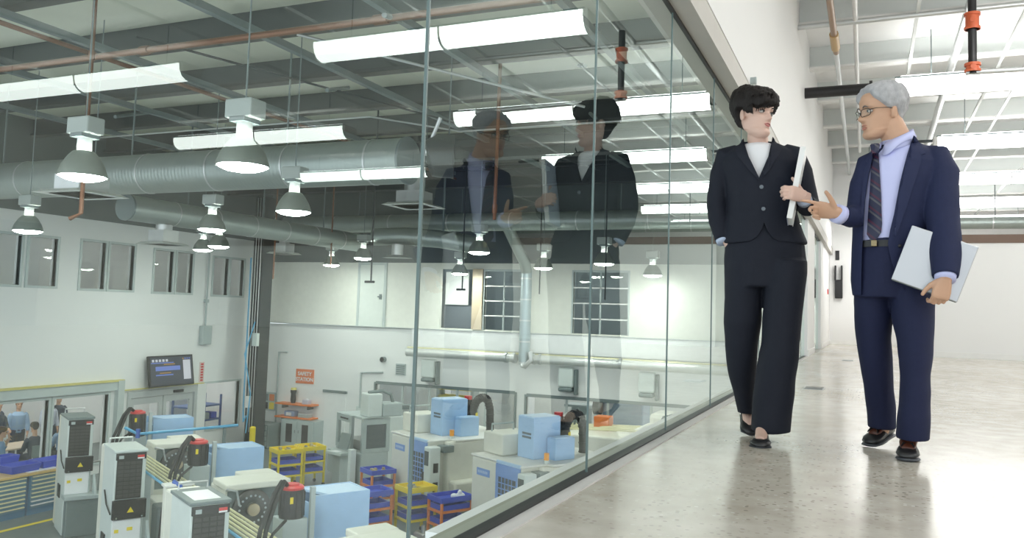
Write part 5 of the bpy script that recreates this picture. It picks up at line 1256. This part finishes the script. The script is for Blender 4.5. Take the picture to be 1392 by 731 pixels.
# gesturing hand: first finger pointing, the others half closed, thumb up
hand_bm(b, (-.238, -.194, 1.105), (-.90, -.22, .16), (.15, 1.0, .45), 1, [(.10, .15, .08), (.55, .75, .4), (.85, 1.05, .6), (1.0, 1.15, .6)], .10, (.52, .80, -.12), .10, 1.0)
body_m = b.build('body', SKIN_M, man, local=True)
remesh(body_m, .0036, 2, .4)
tag(body_m, 'face, neck and hands')
face_parts(man, MH, mat('brow_grey', (0.16, 0.14, 0.13), .6), LIPS_M, 1.0, .006, .0034)
def line_m(a):
    d = abs(math.degrees(math.atan2(math.sin(a), math.cos(a))))
    for (d0, z0), (d1, z1) in zip(((0, .078), (28, .074), (48, .045), (62, .028), (74, .008), (86, -.012), (97, -.004), (112, -.03), (140, -.068), (180, -.072)), ((28, .074), (48, .045), (62, .028), (74, .008), (86, -.012), (97, -.004), (112, -.03), (140, -.068), (180, -.072), (181, -.072))):
        if d <= d1: return z0 + (z1 - z0) * (d - d0) / (d1 - d0)
    return -.07
hair_shell(man, MH, HAIR_M, line_m, lambda a, z: .011 + .009 * max(0, math.sin(max(0, min(1, (z - .0) / .1)) * 2.2)), 3.1, .004)
# glasses
g = B()
for s in (1, -1):
    c = Vector((.101, s * .033, -.006)); pts = [MH @ (c + Vector((-.018 * (max(0, math.cos(t) * .026)) / .026, s * .0255 * math.copysign(abs(math.cos(t)) ** .6, math.cos(t)), .0165 * math.copysign(abs(math.sin(t)) ** .6, math.sin(t))))) for t in [2 * math.pi * k / 24 for k in range(25)]]
    g.tube(pts, .0017, 6)
    g.tube([MH @ Vector((.084, s * .0585, .004)), MH @ Vector((.066, s * .078, .005)), MH @ Vector((.01, s * .081, .004)), MH @ Vector((-.012, s * .080, -.002))], .0017, 6)
g.tube([MH @ Vector((.102, -.010, -.002)), MH @ Vector((.106, 0, .001)), MH @ Vector((.102, .010, -.002))], .0016, 6)
gl = g.build('glasses', mat('spectacle_frame', (0.05, 0.04, 0.03), 0.3, .4), man, local=True, smooth='all')
for s in (1, -1):
    c = Vector((.101, s * .033, -.006))
    lp = [MH @ (c + Vector((-.018 * (max(0, math.cos(t) * .024)) / .026, s * .0245 * math.copysign(abs(math.cos(t)) ** .6, math.cos(t)), .0155 * math.copysign(abs(math.sin(t)) ** .6, math.sin(t))))) for t in [2 * math.pi * k / 24 for k in range(24)]]
    bm_ = B(); bm_.bm.faces.new([bm_.bm.verts.new(p) for p in lp]); bm_.build('lens', CLEAR, gl, local=True)
# shirt and trousers
shirt = B().loft([(-.008, .03, .90, .150, .112), (-.008, .03, .99, .154, .118), (0, .03, 1.06, .166, .128), (0, .03, 1.1, .168, .130), (.02, .03, 1.2, .175, .131), (.038, .025, 1.29, .178, .122), (.045, .025, 1.36, .165, .108), (.048, .028, 1.405, .125, .088), (.035, .03, 1.44, .082, .076), (.02, .022, 1.465, .070, .068)]).build('shirt', SHIRT_M, man, local=True, smooth='all')
cl = B()   # collar band round the neck, open at the throat, and two turned-down leaves
CT = (.016, .022)
NC = 48
CA = [R(227) + R(336) * k / NC for k in range(NC + 1)]
def leaf(t):      # 1 at the leaf points beside the throat, 0 round the back
    dd = min(abs(t - CA[0]), abs(t - CA[-1])); return math.exp(-((dd - R(16)) / R(26)) ** 2)
def ring_c(z, r, tilt, drop=0.0, out=0.0):
    return [(CT[0] + (r + out * leaf(t)) * math.cos(t), CT[1] + (r + out * leaf(t)) * 1.02 * math.sin(t), z + tilt * math.cos(t - R(35)) - drop * leaf(t)) for t in CA]
rs = [ring_c(1.432, .081, .03), ring_c(1.462, .0735, .034), ring_c(1.488, .0695, .036), ring_c(1.492, .0725, .036), ring_c(1.474, .0795, .034, .012, .004), ring_c(1.456, .0875, .032, .040, .012)]
L_ = [[cl.bm.verts.new(p) for p in r] for r in rs]
for r0, r1 in zip(L_, L_[1:]):
    for i in range(NC): cl.bm.faces.new((r0[i], r0[i + 1], r1[i + 1], r1[i]))
collar = cl.build('collar', SHIRT_M, man, local=True, smooth='all')
md = collar.modifiers.new('s', 'SOLIDIFY'); md.thickness = .003; bake(collar)
tr = B().loft([(-.010, .03, .995, .161, .124), (-.008, .03, .95, .163, .128), (-.006, .03, .86, .170, .135), (-.005, .03, .78, .176, .138), (-.005, .03, .72, .172, .130)])
tr.loft([(-.086, .06, .80, .085, .118), (-.088, .07, .70, .090, .112), (-.089, .08, .63, .088, .108), (-.086, .10, .526, .081, .10), (-.077, .125, .42, .076, .092), (-.066, .155, .30, .071, .086), (-.056, .20, .17, .067, .086), (-.053, .222, .092, .064, .086)])
tr.loft([(.076, .01, .80, .090, .122), (.080, -.01, .70, .093, .118), (.082, -.025, .63, .088, .114), (.085, -.05, .536, .077, .106), (.089, -.068, .437, .067, .098), (.090, -.078, .31, .0645, .096), (.083, -.088, .18, .068, .100), (.078, -.090, .090, .070, .102)])
trm = remesh(tr.build('trousers', TROU_M, man, local=True), .007, 3, .5); wrinkle(trm, .008, 8, 2.0)
tag(B().loft([(-.010, .03, .985, .166, .130), (-.009, .03, .955, .168, .133)], 40).build('belt', BLACK, man, local=True), 'black belt')
# jacket
jk = B().loft([(-.006, .03, .725, .178, .150), (-.007, .03, .80, .181, .151), (-.006, .03, .88, .178, .147), (-.004, .028, .98, .175, .143), (.004, .027, 1.086, .180, .143), (.019, .025, 1.19, .188, .145), (.036, .024, 1.28, .194, .140), (.050, .024, 1.355, .186, .126), (.052, .028, 1.405, .155, .104), (.045, .032, 1.435, .105, .086), (.036, .034, 1.458, .082, .075)], 48)
jk.tube([(.125, .03, 1.385), (.185, .0, 1.375), (.207, -.02, 1.30), (.206, -.055, 1.20), (.204, -.085, 1.10), (.208, -.14, .98), (.207, -.195, .86), (.206, -.215, .812)], [.060, .066, .071, .072, .070, .066, .060, .057], 24)
jk.tube([(-.05, .03, 1.38), (-.095, .03, 1.36), (-.122, .01, 1.26), (-.138, -.02, 1.16), (-.152, -.06, 1.105), (-.185, -.115, 1.09), (-.215, -.16, 1.095)], [.060, .066, .068, .064, .060, .053, .047], 22)
jkt = remesh(jk.build('jacket', SUIT_M, man, local=True), .006, 4, .5); wrinkle(jkt, .007, 8, 5.0)
V = [(-.078, 1.50), (-.082, 1.40), (-.102, 1.30), (-.118, 1.18), (-.124, 1.08), (-.130, .98), (-.134, .90), (-.137, .70), (.062, .70), (.050, .745), (.022, .80), (-.006, .88), (-.022, .965), (-.012, 1.03), (.004, 1.10), (.030, 1.25), (.060, 1.38), (.092, 1.50)]
carve(jkt, [V], y1=-.012)
jb = bvh(jkt)
full = bvh(shirt)
# tie with its knot
tie = drape(man, 'tie', TIE, [(-.088, 1.405), (-.062, 1.405), (-.060, 1.38), (-.050, 1.2), (-.046, 1.06), (-.050, 1.02), (-.085, .965), (-.112, 1.015), (-.108, 1.06), (-.094, 1.2), (-.084, 1.38)], shirt, .008, .006)
B().rings([[(-.076 + sx * w_, -.078 + sy * .012 + dy, z) for sx, sy in ((-1, -.6), (0, -1.2), (1, -.6), (1, 1), (-1, 1))] for w_, z, dy in ((.011, 1.392, -.012), (.017, 1.408, -.012), (.021, 1.432, -.004), (.016, 1.44, .0))]).build('tie_knot', TIE, tie, local=True)
# lapels
drape(man, 'lapel', LAPM, [(.088, 1.475), (.118, 1.44), (.138, 1.385), (.106, 1.372), (.118, 1.345), (.060, 1.14), (.012, 1.00), (-.014, 1.02), (.002, 1.10), (.028, 1.25), (.058, 1.38)], jb, .006, .005)
drape(man, 'lapel', LAPM, [(-.076, 1.455), (-.092, 1.43), (-.118, 1.37), (-.108, 1.36), (-.122, 1.33), (-.134, 1.20), (-.134, 1.05), (-.125, 1.08), (-.118, 1.19), (-.103, 1.30), (-.084, 1.40)], jb, .006, .005)
for k, s_ in enumerate(((.028, .955), )):
    B().ball((s_[0], -.122, s_[1]), .008, .005, .008).build('button', BLACK, man, local=True)
B().tube([(-.218, -.163, 1.096), (-.240, -.190, 1.102)], [.0455, .044], 18).build('cuff', SHIRT_M, man, local=True, smooth='all')
B().tube([(.206, -.214, .818), (.205, -.226, .797)], [.044, .042], 18).build('cuff', SHIRT_M, man, local=True, smooth='all')
B().box(-.093, -.068, -.113, -.102, .954, .984, .003).build('belt_buckle', mat('buckle_brass', (.25, .2, .11), .3, .8), man, local=True)
# shoes
def loafer(heel, toe, lift, nm):
    H, T_ = Vector(heel), Vector(toe); d = (T_ - H); L = d.length; d.normalize(); sd = d.cross(Vector((0, 0, 1))).normalized(); up = sd.cross(d)
    def prof(tab, n=16):
        rs = []
        for t, hw, zb, zt in tab:
            c = H + d * (L * t)
            rs.append([c + sd * (hw * math.cos(q)) + up * (zb + (zt - zb) * (.5 + .5 * math.sin(q))) for q in [2 * math.pi * k / n for k in range(n)]])
        return rs
    s = B().rings(prof([(.0, .018, .018, .060), (.03, .030, .014, .075), (.2, .034, .012, .078), (.42, .038, .012, .072), (.6, .046, .012, .062), (.8, .049, .012, .050), (.94, .038, .012, .040), (1.0, .016, .016, .030)])).build(nm, SHOE, man, local=True, smooth='all')
    B().rings(prof([(-.01, .022, .0, .018), (.03, .034, .0, .018), (.2, .037, .0, .018), (.42, .040, .0, .016), (.6, .049, .0, .016), (.8, .052, .0, .016), (.95, .042, .0, .016), (1.012, .018, .004, .016)])).build('sole', SOLE, s, local=True, smooth='all')
    B().rings(prof([(.30, .030, .055, .108), (.5, .037, .05, .094), (.66, .034, .045, .074), (.76, .022, .042, .058)])).build('vamp', SHOEB, s, local=True, smooth='all')
    for k in (-1, 1):
        p = H + d * (L * .62) + up * .068
        B().tube([p, p + sd * (.018 * k) + d * .012 + up * .004, p + sd * (.026 * k) + d * .03 - up * .008], [.004, .005, .003], 8).build('lace_tassel', SHOE, s, local=True)
loafer((-.012, .335, .040), (-.112, .155, .0), 0, 'shoe')
loafer((.062, .02, .0), (.055, -.205, .0), 0, 'shoe')
# laptop: its own thing, gripped between arm and hip
lap = thing('laptop', 'closed silver laptop under the grey-haired man\'s arm', 'laptop', (0.102, 4.256, 0.0), rotz=-0.02396)
P0, Pu, Pv = Vector((.165, -.172, .872)), Vector((.1305, 0, -.0495)), Vector((-.043, 0, -.1215))
B().obox(P0, Pu, Vector((0, .0075, 0)), Pv, .004).build('laptop_lid', mat('laptop_silver', (.50, .505, .52), .36, .75, var=.01), lap, local=True)
B().obox(P0 + Vector((0, .0125, 0)), Pu * .997, Vector((0, .005, 0)), Pv * .997, .004).build('laptop_base', mat('laptop_base_grey', (0.55, 0.56, 0.58), .35, .6), lap, local=True)
B().tube([P0 - Pu * .97 + Pv * .99 + Vector((0, .004, 0)), P0 + Pu * .97 + Pv * .99 + Vector((0, .004, 0))], .004, 8).build('hinge', GREYD, lap, local=True)

# ------------------------------------------------------------------ the woman
wom = thing('person', 'person with short black hair in black trouser suit, one hand in pocket', 'person', (-0.516, 4.348, 0.0), rotz=0.11812)
WH = hmat((-.026, -.005, 1.652), (.74, -.66, -.03), s=1.02, roll=-4)
b = B()
head_bm(b, WH, .90, 1.0)
b.tube([(-.008, .03, 1.46), (-.012, .02, 1.51), (-.014, .012, 1.56), (-.016, .006, 1.61)], [.064, .054, .050, .050], 24)
b.loft([(.014, .03, .98, .130, .08), (.014, .03, 1.15, .135, .08), (.008, .03, 1.3, .165, .11), (-.004, .03, 1.42, .18, .10), (-.004, .03, 1.475, .12, .075), (-.008, .03, 1.50, .07, .06)])
b.loft([(-.060, .03, 1.0, .07, .07), (-.080, .05, .6, .06, .062), (-.075, .16, .28, .045, .05), (-.052, .24, .12, .032, .04)])
b.loft([(.098, .02, 1.0, .07, .07), (.108, -.03, .6, .06, .062), (.065, -.05, .28, .045, .05), (.030, -.05, .10, .032, .04)])
b.tube([(-.052, .245, .13), (-.048, .20, .075), (-.036, .155, .035)], [.032, .030, .024], 12)
b.tube([(.030, -.05, .11), (.020, -.12, .062), (.015, -.185, .034), (.012, -.235, .026)], [.034, .031, .028, .022], 12)
b.tube([(-.16, .03, 1.45), (-.198, .045, 1.34), (-.212, .06, 1.18), (-.186, .03, 1.06), (-.146, .004, .975)], [.045, .042, .037, .031, .025], 14)
hand_bm(b, (-.142, .004, .968), (.22, .10, -1), (-.9, -.35, 0), 1, [(.2, .2, .1)] * 4, .02, (.8, .5, -.2), .2, .88)
b.tube([(.16, .03, 1.45), (.205, .01, 1.31), (.225, -.04, 1.18), (.215, -.10, 1.165), (.203, -.17, 1.198), (.196, -.200, 1.213)], [.045, .042, .036, .032, .025, .024], 14)
hand_bm(b, (.206, -.190, 1.200), (-.80, -.58, .16), (.58, -.80, .10), -1, [(.55, 1.15, .7), (.6, 1.2, .7), (.65, 1.2, .7), (.7, 1.2, .7)], .10, (.35, .85, -.40), .08, .92)
body_w = b.build('body', SKIN_W, wom, local=True)
remesh(body_w, .0036, 2, .4)
tag(body_w, 'face, neck, hands and ankles')
face_parts(wom, WH, HAIR_W, LIPS, .94, 0, .0032)
def line_w(a):
    s = math.degrees(math.atan2(math.sin(a), math.cos(a))); d = abs(s)
    f = .046 - .044 * max(0, min(1, (-s + 15) / 60)) if d < 60 else None      # fringe swept down on one side
    tab = ((50, .028), (62, .012), (72, -.015), (80, -.020), (90, .004), (104, -.002), (118, -.045), (140, -.080), (181, -.088))
    if d < 50: return f
    for (d0, z0), (d1, z1) in zip(tab, tab[1:]):
        if d <= d1:
            z = z0 + (z1 - z0) * (d - d0) / (d1 - d0)
            return z + (f - .028 if (d < 62 and f is not None) else 0) * (62 - d) / 12 if d < 62 else z
    return -.088
hair_shell(wom, WH, HAIR_W, line_w, lambda a, z: .014 + .016 * max(0, math.sin(max(0, min(1, (z + .02) / .13)) * 2.3)) + (.006 if math.cos(a) < 0 else 0), 8.4, .007, freq=7.0)
hb = B()   # loose locks over brow and crown
rnd = random.Random(4)
for k in range(90):
    a = rnd.uniform(-math.pi, math.pi); z = rnd.uniform(-.0, .112) if abs(a) > 1.3 else rnd.uniform(.06, .112)
    if (.2 < a < 2.0 and z < .085) or (abs(a) > 1.3 and z < .04) or z > .085: continue
    x, y = head_point(z, a, .024); p0 = Vector((x, y, z + .012))
    tg = Vector((.022 * math.cos(a), .006, -.030 if z < .08 else -.008)) if math.cos(a) < .3 else Vector((.016, -.022, -.006))
    p1 = p0 + tg * .5 + Vector((x, y, 0)).normalized() * .005; p2 = p0 + tg + Vector((rnd.uniform(-.004, .004), rnd.uniform(-.004, .004), -.006))
    hb.tube([WH @ p0, WH @ p1, WH @ p2], [.008, .007, .0012], 7)
for k in range(16):   # fringe swept across the forehead
    y0 = .062 - k * .0072; x0 = .074 - .9 * max(0, abs(y0) - .03) ** 1.0 * .6
    p0 = Vector((x0 - .010, y0 + .006, .098)); p2 = Vector((.1015 - 7.5 * (y0 - .022) ** 2, y0 - .022, .046 - .0036 * k + rnd.uniform(-.004, .003)))
    p1 = Vector((max(p0.x, p2.x) + .006, (p0.y + p2.y) / 2, .068))
    hb.tube([WH @ p0, WH @ p1, WH @ p2], [.010, .0085, .0015], 7)
for k in range(7):    # side lock in front of the ear and nape
    p0 = Vector((.050 - k * .008, -.086, .035)); hb.tube([WH @ p0, WH @ (p0 + Vector((.004, -.002, -.03))), WH @ (p0 + Vector((.010, .006, -.058 + .004 * k)))], [.008, .007, .0012], 7)
hb.build('hair_locks', HAIR_W, wom, local=True, smooth='all')
top = B().loft([(.012, .03, 1.15, .15, .105), (.006, .03, 1.28, .165, .118), (-.002, .03, 1.38, .175, .112), (-.006, .028, 1.45, .14, .095), (-.010, .026, 1.485, .092, .078), (-.012, .024, 1.503, .068, .064)]).build('top', TOP_W, wom, local=True, smooth='all')
tr = B().loft([(.014, .02, 1.14, .158, .106), (.020, .02, 1.04, .168, .116), (.024, .02, .98, .196, .126), (.026, .02, .90, .204, .130), (.024, .02, .82, .200, .126), (.022, .02, .765, .185, .115)])
tr.loft([(-.074, .03, .90, .10, .118), (-.077, .03, .84, .10, .118), (-.075, .04, .707, .095, .108), (-.082, .05, .575, .095, .10), (-.086, .08, .46, .086, .094), (-.080, .13, .33, .072, .09), (-.068, .185, .20, .060, .086), (-.056, .22, .10, .050, .088)])
tr.loft([(.130, .0, .90, .102, .118), (.131, -.01, .84, .102, .118), (.121, -.02, .711, .098, .108), (.111, -.03, .582, .094, .1), (.101, -.04, .472, .091, .096), (.082, -.05, .326, .096, .096), (.068, -.055, .182, .097, .10), (.060, -.058, .052, .095, .108)])
trw = remesh(tr.build('trousers', SUIT_W, wom, local=True), .007, 3, .5); wrinkle(trw, .007, 7, 3.0)
jk = B().loft([(.026, .02, .985, .208, .132), (.020, .02, 1.03, .198, .128), (.017, .02, 1.075, .188, .124), (.014, .02, 1.145, .172, .118), (.012, .02, 1.22, .175, .122), (.008, .02, 1.316, .186, .132), (-.004, .022, 1.40, .196, .124), (-.005, .026, 1.455, .182, .104), (-.006, .03, 1.487, .13, .084), (-.008, .032, 1.512, .086, .070)], 48)
jk.tube([(-.12, .03, 1.455), (-.170, .03, 1.45), (-.196, .045, 1.36), (-.210, .056, 1.26), (-.214, .058, 1.18), (-.206, .045, 1.11), (-.188, .02, 1.04), (-.178, .008, 1.005)], [.050, .055, .058, .057, .055, .053, .050, .048], 22)
jk.tube([(.12, .03, 1.455), (.165, .025, 1.445), (.200, .012, 1.35), (.222, -.012, 1.24), (.232, -.04, 1.175), (.226, -.09, 1.163), (.212, -.14, 1.182)], [.050, .055, .057, .055, .054, .050, .044], 22)
jkw = remesh(jk.build('jacket', SUIT_W, wom, local=True), .006, 4, .5); wrinkle(jkw, .006, 8, 11.0)
carve(jkw, [[(-.088, 1.56), (-.078, 1.50), (-.055, 1.42), (-.004, 1.308), (.040, 1.42), (.055, 1.50), (.066, 1.56)], [(.022, 1.085), (.012, 1.05), (-.012, 1.012), (-.045, .99), (-.06, .93), (.12, .93), (.105, .985), (.065, 1.005), (.036, 1.045)]], y1=.0)
jb = bvh(jkw)
drape(wom, 'lapel', LAPW, [(-.082, 1.525), (-.112, 1.49), (-.124, 1.462), (-.100, 1.452), (-.112, 1.432), (-.050, 1.345), (-.006, 1.295), (-.006, 1.312), (-.056, 1.42), (-.078, 1.50)], jb, .006, .005)
drape(wom, 'lapel', LAPW, [(.060, 1.525), (.090, 1.49), (.104, 1.462), (.082, 1.452), (.092, 1.432), (.045, 1.345), (-.002, 1.295), (-.004, 1.312), (.040, 1.42), (.055, 1.50)], jb, .006, .005)
for u, z in ((.008, 1.262), (.018, 1.152)):
    h = jb.ray_cast(Vector((u, -1, z)), Vector((0, 1, 0)))
    y = h[0].y if h[0] else -.1
    B().lathe([(.010, 0), (.010, .004), (.006, .005), (.002, .004)], (u, y - .005, z), 16, 'y').build('button', mat('button_grey', (.12, .14, .16), .25), wom, local=True)
B().tube([(.212, -.140, 1.182), (.203, -.172, 1.198)], [.0365, .035], 18).build('cuff', CUFF_W, wom, local=True, smooth='all')
B().tube([(-.181, .012, 1.012), (-.173, .004, .992)], [.040, .038], 18).build('cuff', CUFF_W, wom, local=True, smooth='all')
def flat_shoe(heel, toe, tilt, nm):
    H, T_ = Vector(heel), Vector(toe); d = (T_ - H); L = d.length; d.normalize(); sd = d.cross(Vector((0, 0, 1))).normalized(); up = sd.cross(d)
    def prof(tab, n=16):
        return [[H + d * (L * t) + sd * (hw * math.cos(q)) + up * (zb + (zt - zb) * (.5 + .5 * math.sin(q))) for q in [2 * math.pi * k / n for k in range(n)]] for t, hw, zb, zt in [(a_, b_ * 1.18, c_, d_) for a_, b_, c_, d_ in tab]]
    s = B().rings(prof([(.0, .016, .010, .052), (.04, .027, .006, .056), (.2, .030, .005, .044), (.45, .033, .004, .034), (.66, .041, .004, .038), (.84, .042, .004, .036), (.96, .026, .004, .026), (1.0, .010, .006, .016)])).build(nm, SHOE, wom, local=True, smooth='all')
    B().rings(prof([(-.01, .018, .0, .007), (.04, .029, -.001, .007), (.45, .035, -.001, .006), (.66, .043, -.001, .006), (.86, .044, -.001, .006), (1.0, .014, .0, .006)])).build('sole', SOLE, s, local=True, smooth='all')
flat_shoe((-.062, .305, .085), (-.030, .115, .0), 0, 'shoe')
flat_shoe((.020, -.06, .0), (.010, -.295, .0), 0, 'shoe')
fold = thing('folder', 'slim white folder held upright in the black-haired woman\'s hand', 'folder', (-0.516, 4.348, 0.0), rotz=0.11812)
A0, A1 = Vector((.200, -.160, 1.436)), Vector((.140, -.205, 1.095))
ln = (A0 - A1).normalized(); wd_ = Vector((.08, 1, -.05)).normalized(); wd_ = (wd_ - ln * wd_.dot(ln)).normalized(); nn = ln.cross(wd_)
cc = (A0 + A1) / 2 + wd_ * .06
B().obox(cc, ln * .178, wd_ * .075, nn * .010, .002).build('folder_pages', mat('paper_pages', (.80, .79, .76), .6), fold, local=True)
for s in (-1, 1): B().obox(cc + nn * (.0115 * s), ln * .182, wd_ * .079, nn * .0015).build('folder_cover', WPLAST if s < 0 else mat('folder_pale_blue', (.55, .60, .72), .4), fold, local=True)
B().obox(cc - wd_ * .079, ln * .182, wd_ * .0015, nn * .013).build('folder_spine', WPLAST, fold, local=True)
for o_ in (lap, fold):
    c_ = sum((ch.data.vertices[0].co for ch in o_.children), Vector()) / len(o_.children)
    zmin = min(v.co.z for ch in o_.children for v in ch.data.vertices); c_ = Vector((c_.x, c_.y, zmin))
    for ch in o_.children:
        ch.data.transform(Matrix.Translation(-c_))
    o_.location = o_.location + Matrix.Rotation(o_.rotation_euler.z, 3, 'Z') @ c_
# ------------------------------------------------------------------ the workers in the break room, seen through the far window
def worker(x, y, face, sit, shirt, hairm, label, lean=0.0, arms='front'):
    """face: heading in degrees; feet on the factory floor; sit: seated or standing"""
    t = thing('person', label, 'person', (x, y, FZ), 'workers in the break room', R(face))
    hz = .50 if sit else .92          # hip height
    sh = hz + .50; hd = sh + .26
    fx = lean
    M_ = hmat((.02 + fx * 1.25, 0, hd), (1, 0, -.15), s=1.05)
    b = B(); head_bm(b, M_)
    b.tube([(fx * .9, 0, sh - .02), (fx, 0, sh + .07), (.0 + fx * 1.15, 0, hd - .08)], [.075, .056, .055], 14)
    b.loft([(0, 0, hz, .105, .15), (fx * .5, 0, hz + .25, .105, .15), (fx * .9, 0, sh - .05, .10, .17), (fx, 0, sh + .02, .06, .10)], 20)
    for s in (1, -1):
        if sit: b.tube([(0, s * .09, hz), (.22, s * .10, hz + .02), (.42, s * .11, hz - .02), (.44, s * .11, .25), (.42, s * .11, .09), (.54, s * .12, .05)], [.09, .08, .06, .05, .04, .03], 12)
        else: b.tube([(0, s * .09, hz), (.01, s * .10, .5), (.0, s * .10, .1), (.02, s * .1, .06), (.14, s * .11, .04)], [.09, .06, .042, .04, .03], 12)
        if arms == 'front': A = [(fx * .9, s * .19, sh - .04), (.08 + fx, s * .23, sh - .30), (.30 + fx, s * .14, sh - .34)]
        elif arms == 'chin' and s > 0: A = [(fx * .9, s * .19, sh - .04), (.14 + fx, s * .22, sh - .26), (.17 + fx, s * .09, sh - .02)]
        else: A = [(fx * .9, s * .19, sh - .04), (.02 + fx, s * .24, sh - .32), (.10 + fx, s * .22, sh - .56)]
        b.tube(A, [.05, .042, .028], 12)
        d = Vector(A[-1]) - Vector(A[-2]); hand_bm(b, A[-1], d, Vector((0, s * .3, 1)) if arms == 'front' else Vector((.3, s, 0)), -s, [(.35, .4, .3)] * 4, .06, sc=.95)
    bd = remesh(b.build('body', SKIN_M, t, local=True), .009, 1, .4)
    c = B().loft([(0, 0, hz - .02, .125, .17), (fx * .5, 0, hz + .25, .13, .175), (fx * .9, 0, sh - .05, .12, .185), (fx, 0, sh + .03, .075, .12), (fx, 0, sh + .05, .06, .075)], 20)
    for s in (1, -1):
        if arms == 'front': A = [(fx * .9, s * .15, sh - .02), (fx * .9, s * .19, sh - .06), (.08 + fx, s * .23, sh - .30), (.22 + fx, s * .18, sh - .33)]
        elif arms == 'chin' and s > 0: A = [(fx * .9, s * .15, sh - .02), (fx * .9, s * .19, sh - .06), (.14 + fx, s * .22, sh - .26), (.16 + fx, s * .14, sh - .10)]
        else: A = [(fx * .9, s * .15, sh - .02), (fx * .9, s * .19, sh - .06), (.02 + fx, s * .24, sh - .32), (.08 + fx, s * .23, sh - .48)]
        c.tube(A, [.062, .066, .058, .046], 12)
    remesh(c.build('shirt', shirt, t, local=True), .012, 2, .5)
    p = B()
    for s in (1, -1):
        if sit: p.tube([(-.02, s * .08, hz), (.22, s * .10, hz + .02), (.43, s * .11, hz - .02), (.45, s * .11, .25), (.43, s * .11, .08)], [.115, .098, .078, .068, .064], 12)
        else: p.tube([(0, s * .08, hz + .05), (.0, s * .10, .5), (.0, s * .10, .06)], [.115, .082, .07], 12)
    p.loft([(0, 0, hz - .1, .12, .16), (0, 0, hz + .08, .128, .172)], 20)
    remesh(p.build('trousers', mat('work_trousers', (.03, .04, .07), .7), t, local=True), .014, 2, .5)
    for s in (1, -1):
        bx = .42 if sit else .0
        B().rings([[(bx + q, s * .11 + w * math.cos(a), .0 + h * (.5 + .5 * math.sin(a))) for a in [2 * math.pi * k / 12 for k in range(12)]] for q, w, h in ((-.06, .03, .07), (0, .042, .09), (.10, .045, .075), (.2, .03, .05))]).build('shoe', SHOE, t, local=True, smooth='all')
    hair_shell(t, M_, hairm, line_m, lambda a, z: .014, 5.0 + x, .004, 40, 26)
    for s in (1, -1):
        B().ball(M_ @ Vector((.0715, s * .032, .001)), .0125, .0135, .0115, M_.to_3x3(), 10, 8).build('eye', IRIS, t, local=True, smooth='all')
    if sit:
        k = thing('chair', 'grey chair under the ' + label[:label.index(' seated')], 'chair', (x, y, FZ), 'break room chairs', R(face))
        B().box(-.22, .22, -.22, .22, .36, .395, .01).build('seat', GREYD, k, local=True)
        B().box(-.24, -.20, -.21, .21, .55, .85, .01).build('backrest', GREYD, k, local=True)
        for a in (-.2, .2):
            for c_ in (-.19, .19): B().cyl((a, c_, 0), (a, c_, .36), .014, 8).build('leg', GALV, k, local=True)
        for c_ in (-.19, .19): B().cyl((-.22, c_, .36), (-.22, c_, .6), .012, 8).build('back_post', GALV, k, local=True)
    return t
SHB = mat('work_shirt_light_blue', (.25, .38, .55), .7)
SHM = mat('work_shirt_blue', (.12, .22, .36), .7)
SHN = mat('jacket_dark_navy', (.03, .045, .07), .7)
SHP = mat('shirt_pale', (.55, .60, .70), .7)
HD = hairmat('hair_dark', (.03, .025, .02), .4)
HB = hairmat('hair_brown', (.09, .055, .035), .4)
worker(-20.95, 14.72, 0, False, SHN, HB, 'person in dark jacket standing at the left of the break room window')
worker(-19.45, 13.72, 70, True, SHM, HB, 'person in blue shirt seated at the far left, hand to chin', .06, 'chin')
worker(-19.42, 14.72, 172, True, SHN, HD, 'person in dark navy seated with back to the window', .08)
worker(-21.15, 15.45, -20, False, SHB, HB, 'person in light blue shirt standing behind the seated group', 0, 'down')
worker(-21.7, 15.2, 10, False, SHN, HD, 'person in dark clothes standing behind the one in light blue', 0, 'down')
worker(-21.2, 16.4, 0, False, SHP, HB, 'person in pale shirt standing behind the window mullion', 0, 'down')
worker(-19.55, 15.62, 165, True, SHB, HD, 'person in light blue shirt and dark hair seated right of the mullion', .06)
worker(-21.6, 17.0, -10, False, SHN, HD, 'person in navy standing right of the mullion', 0, 'down')
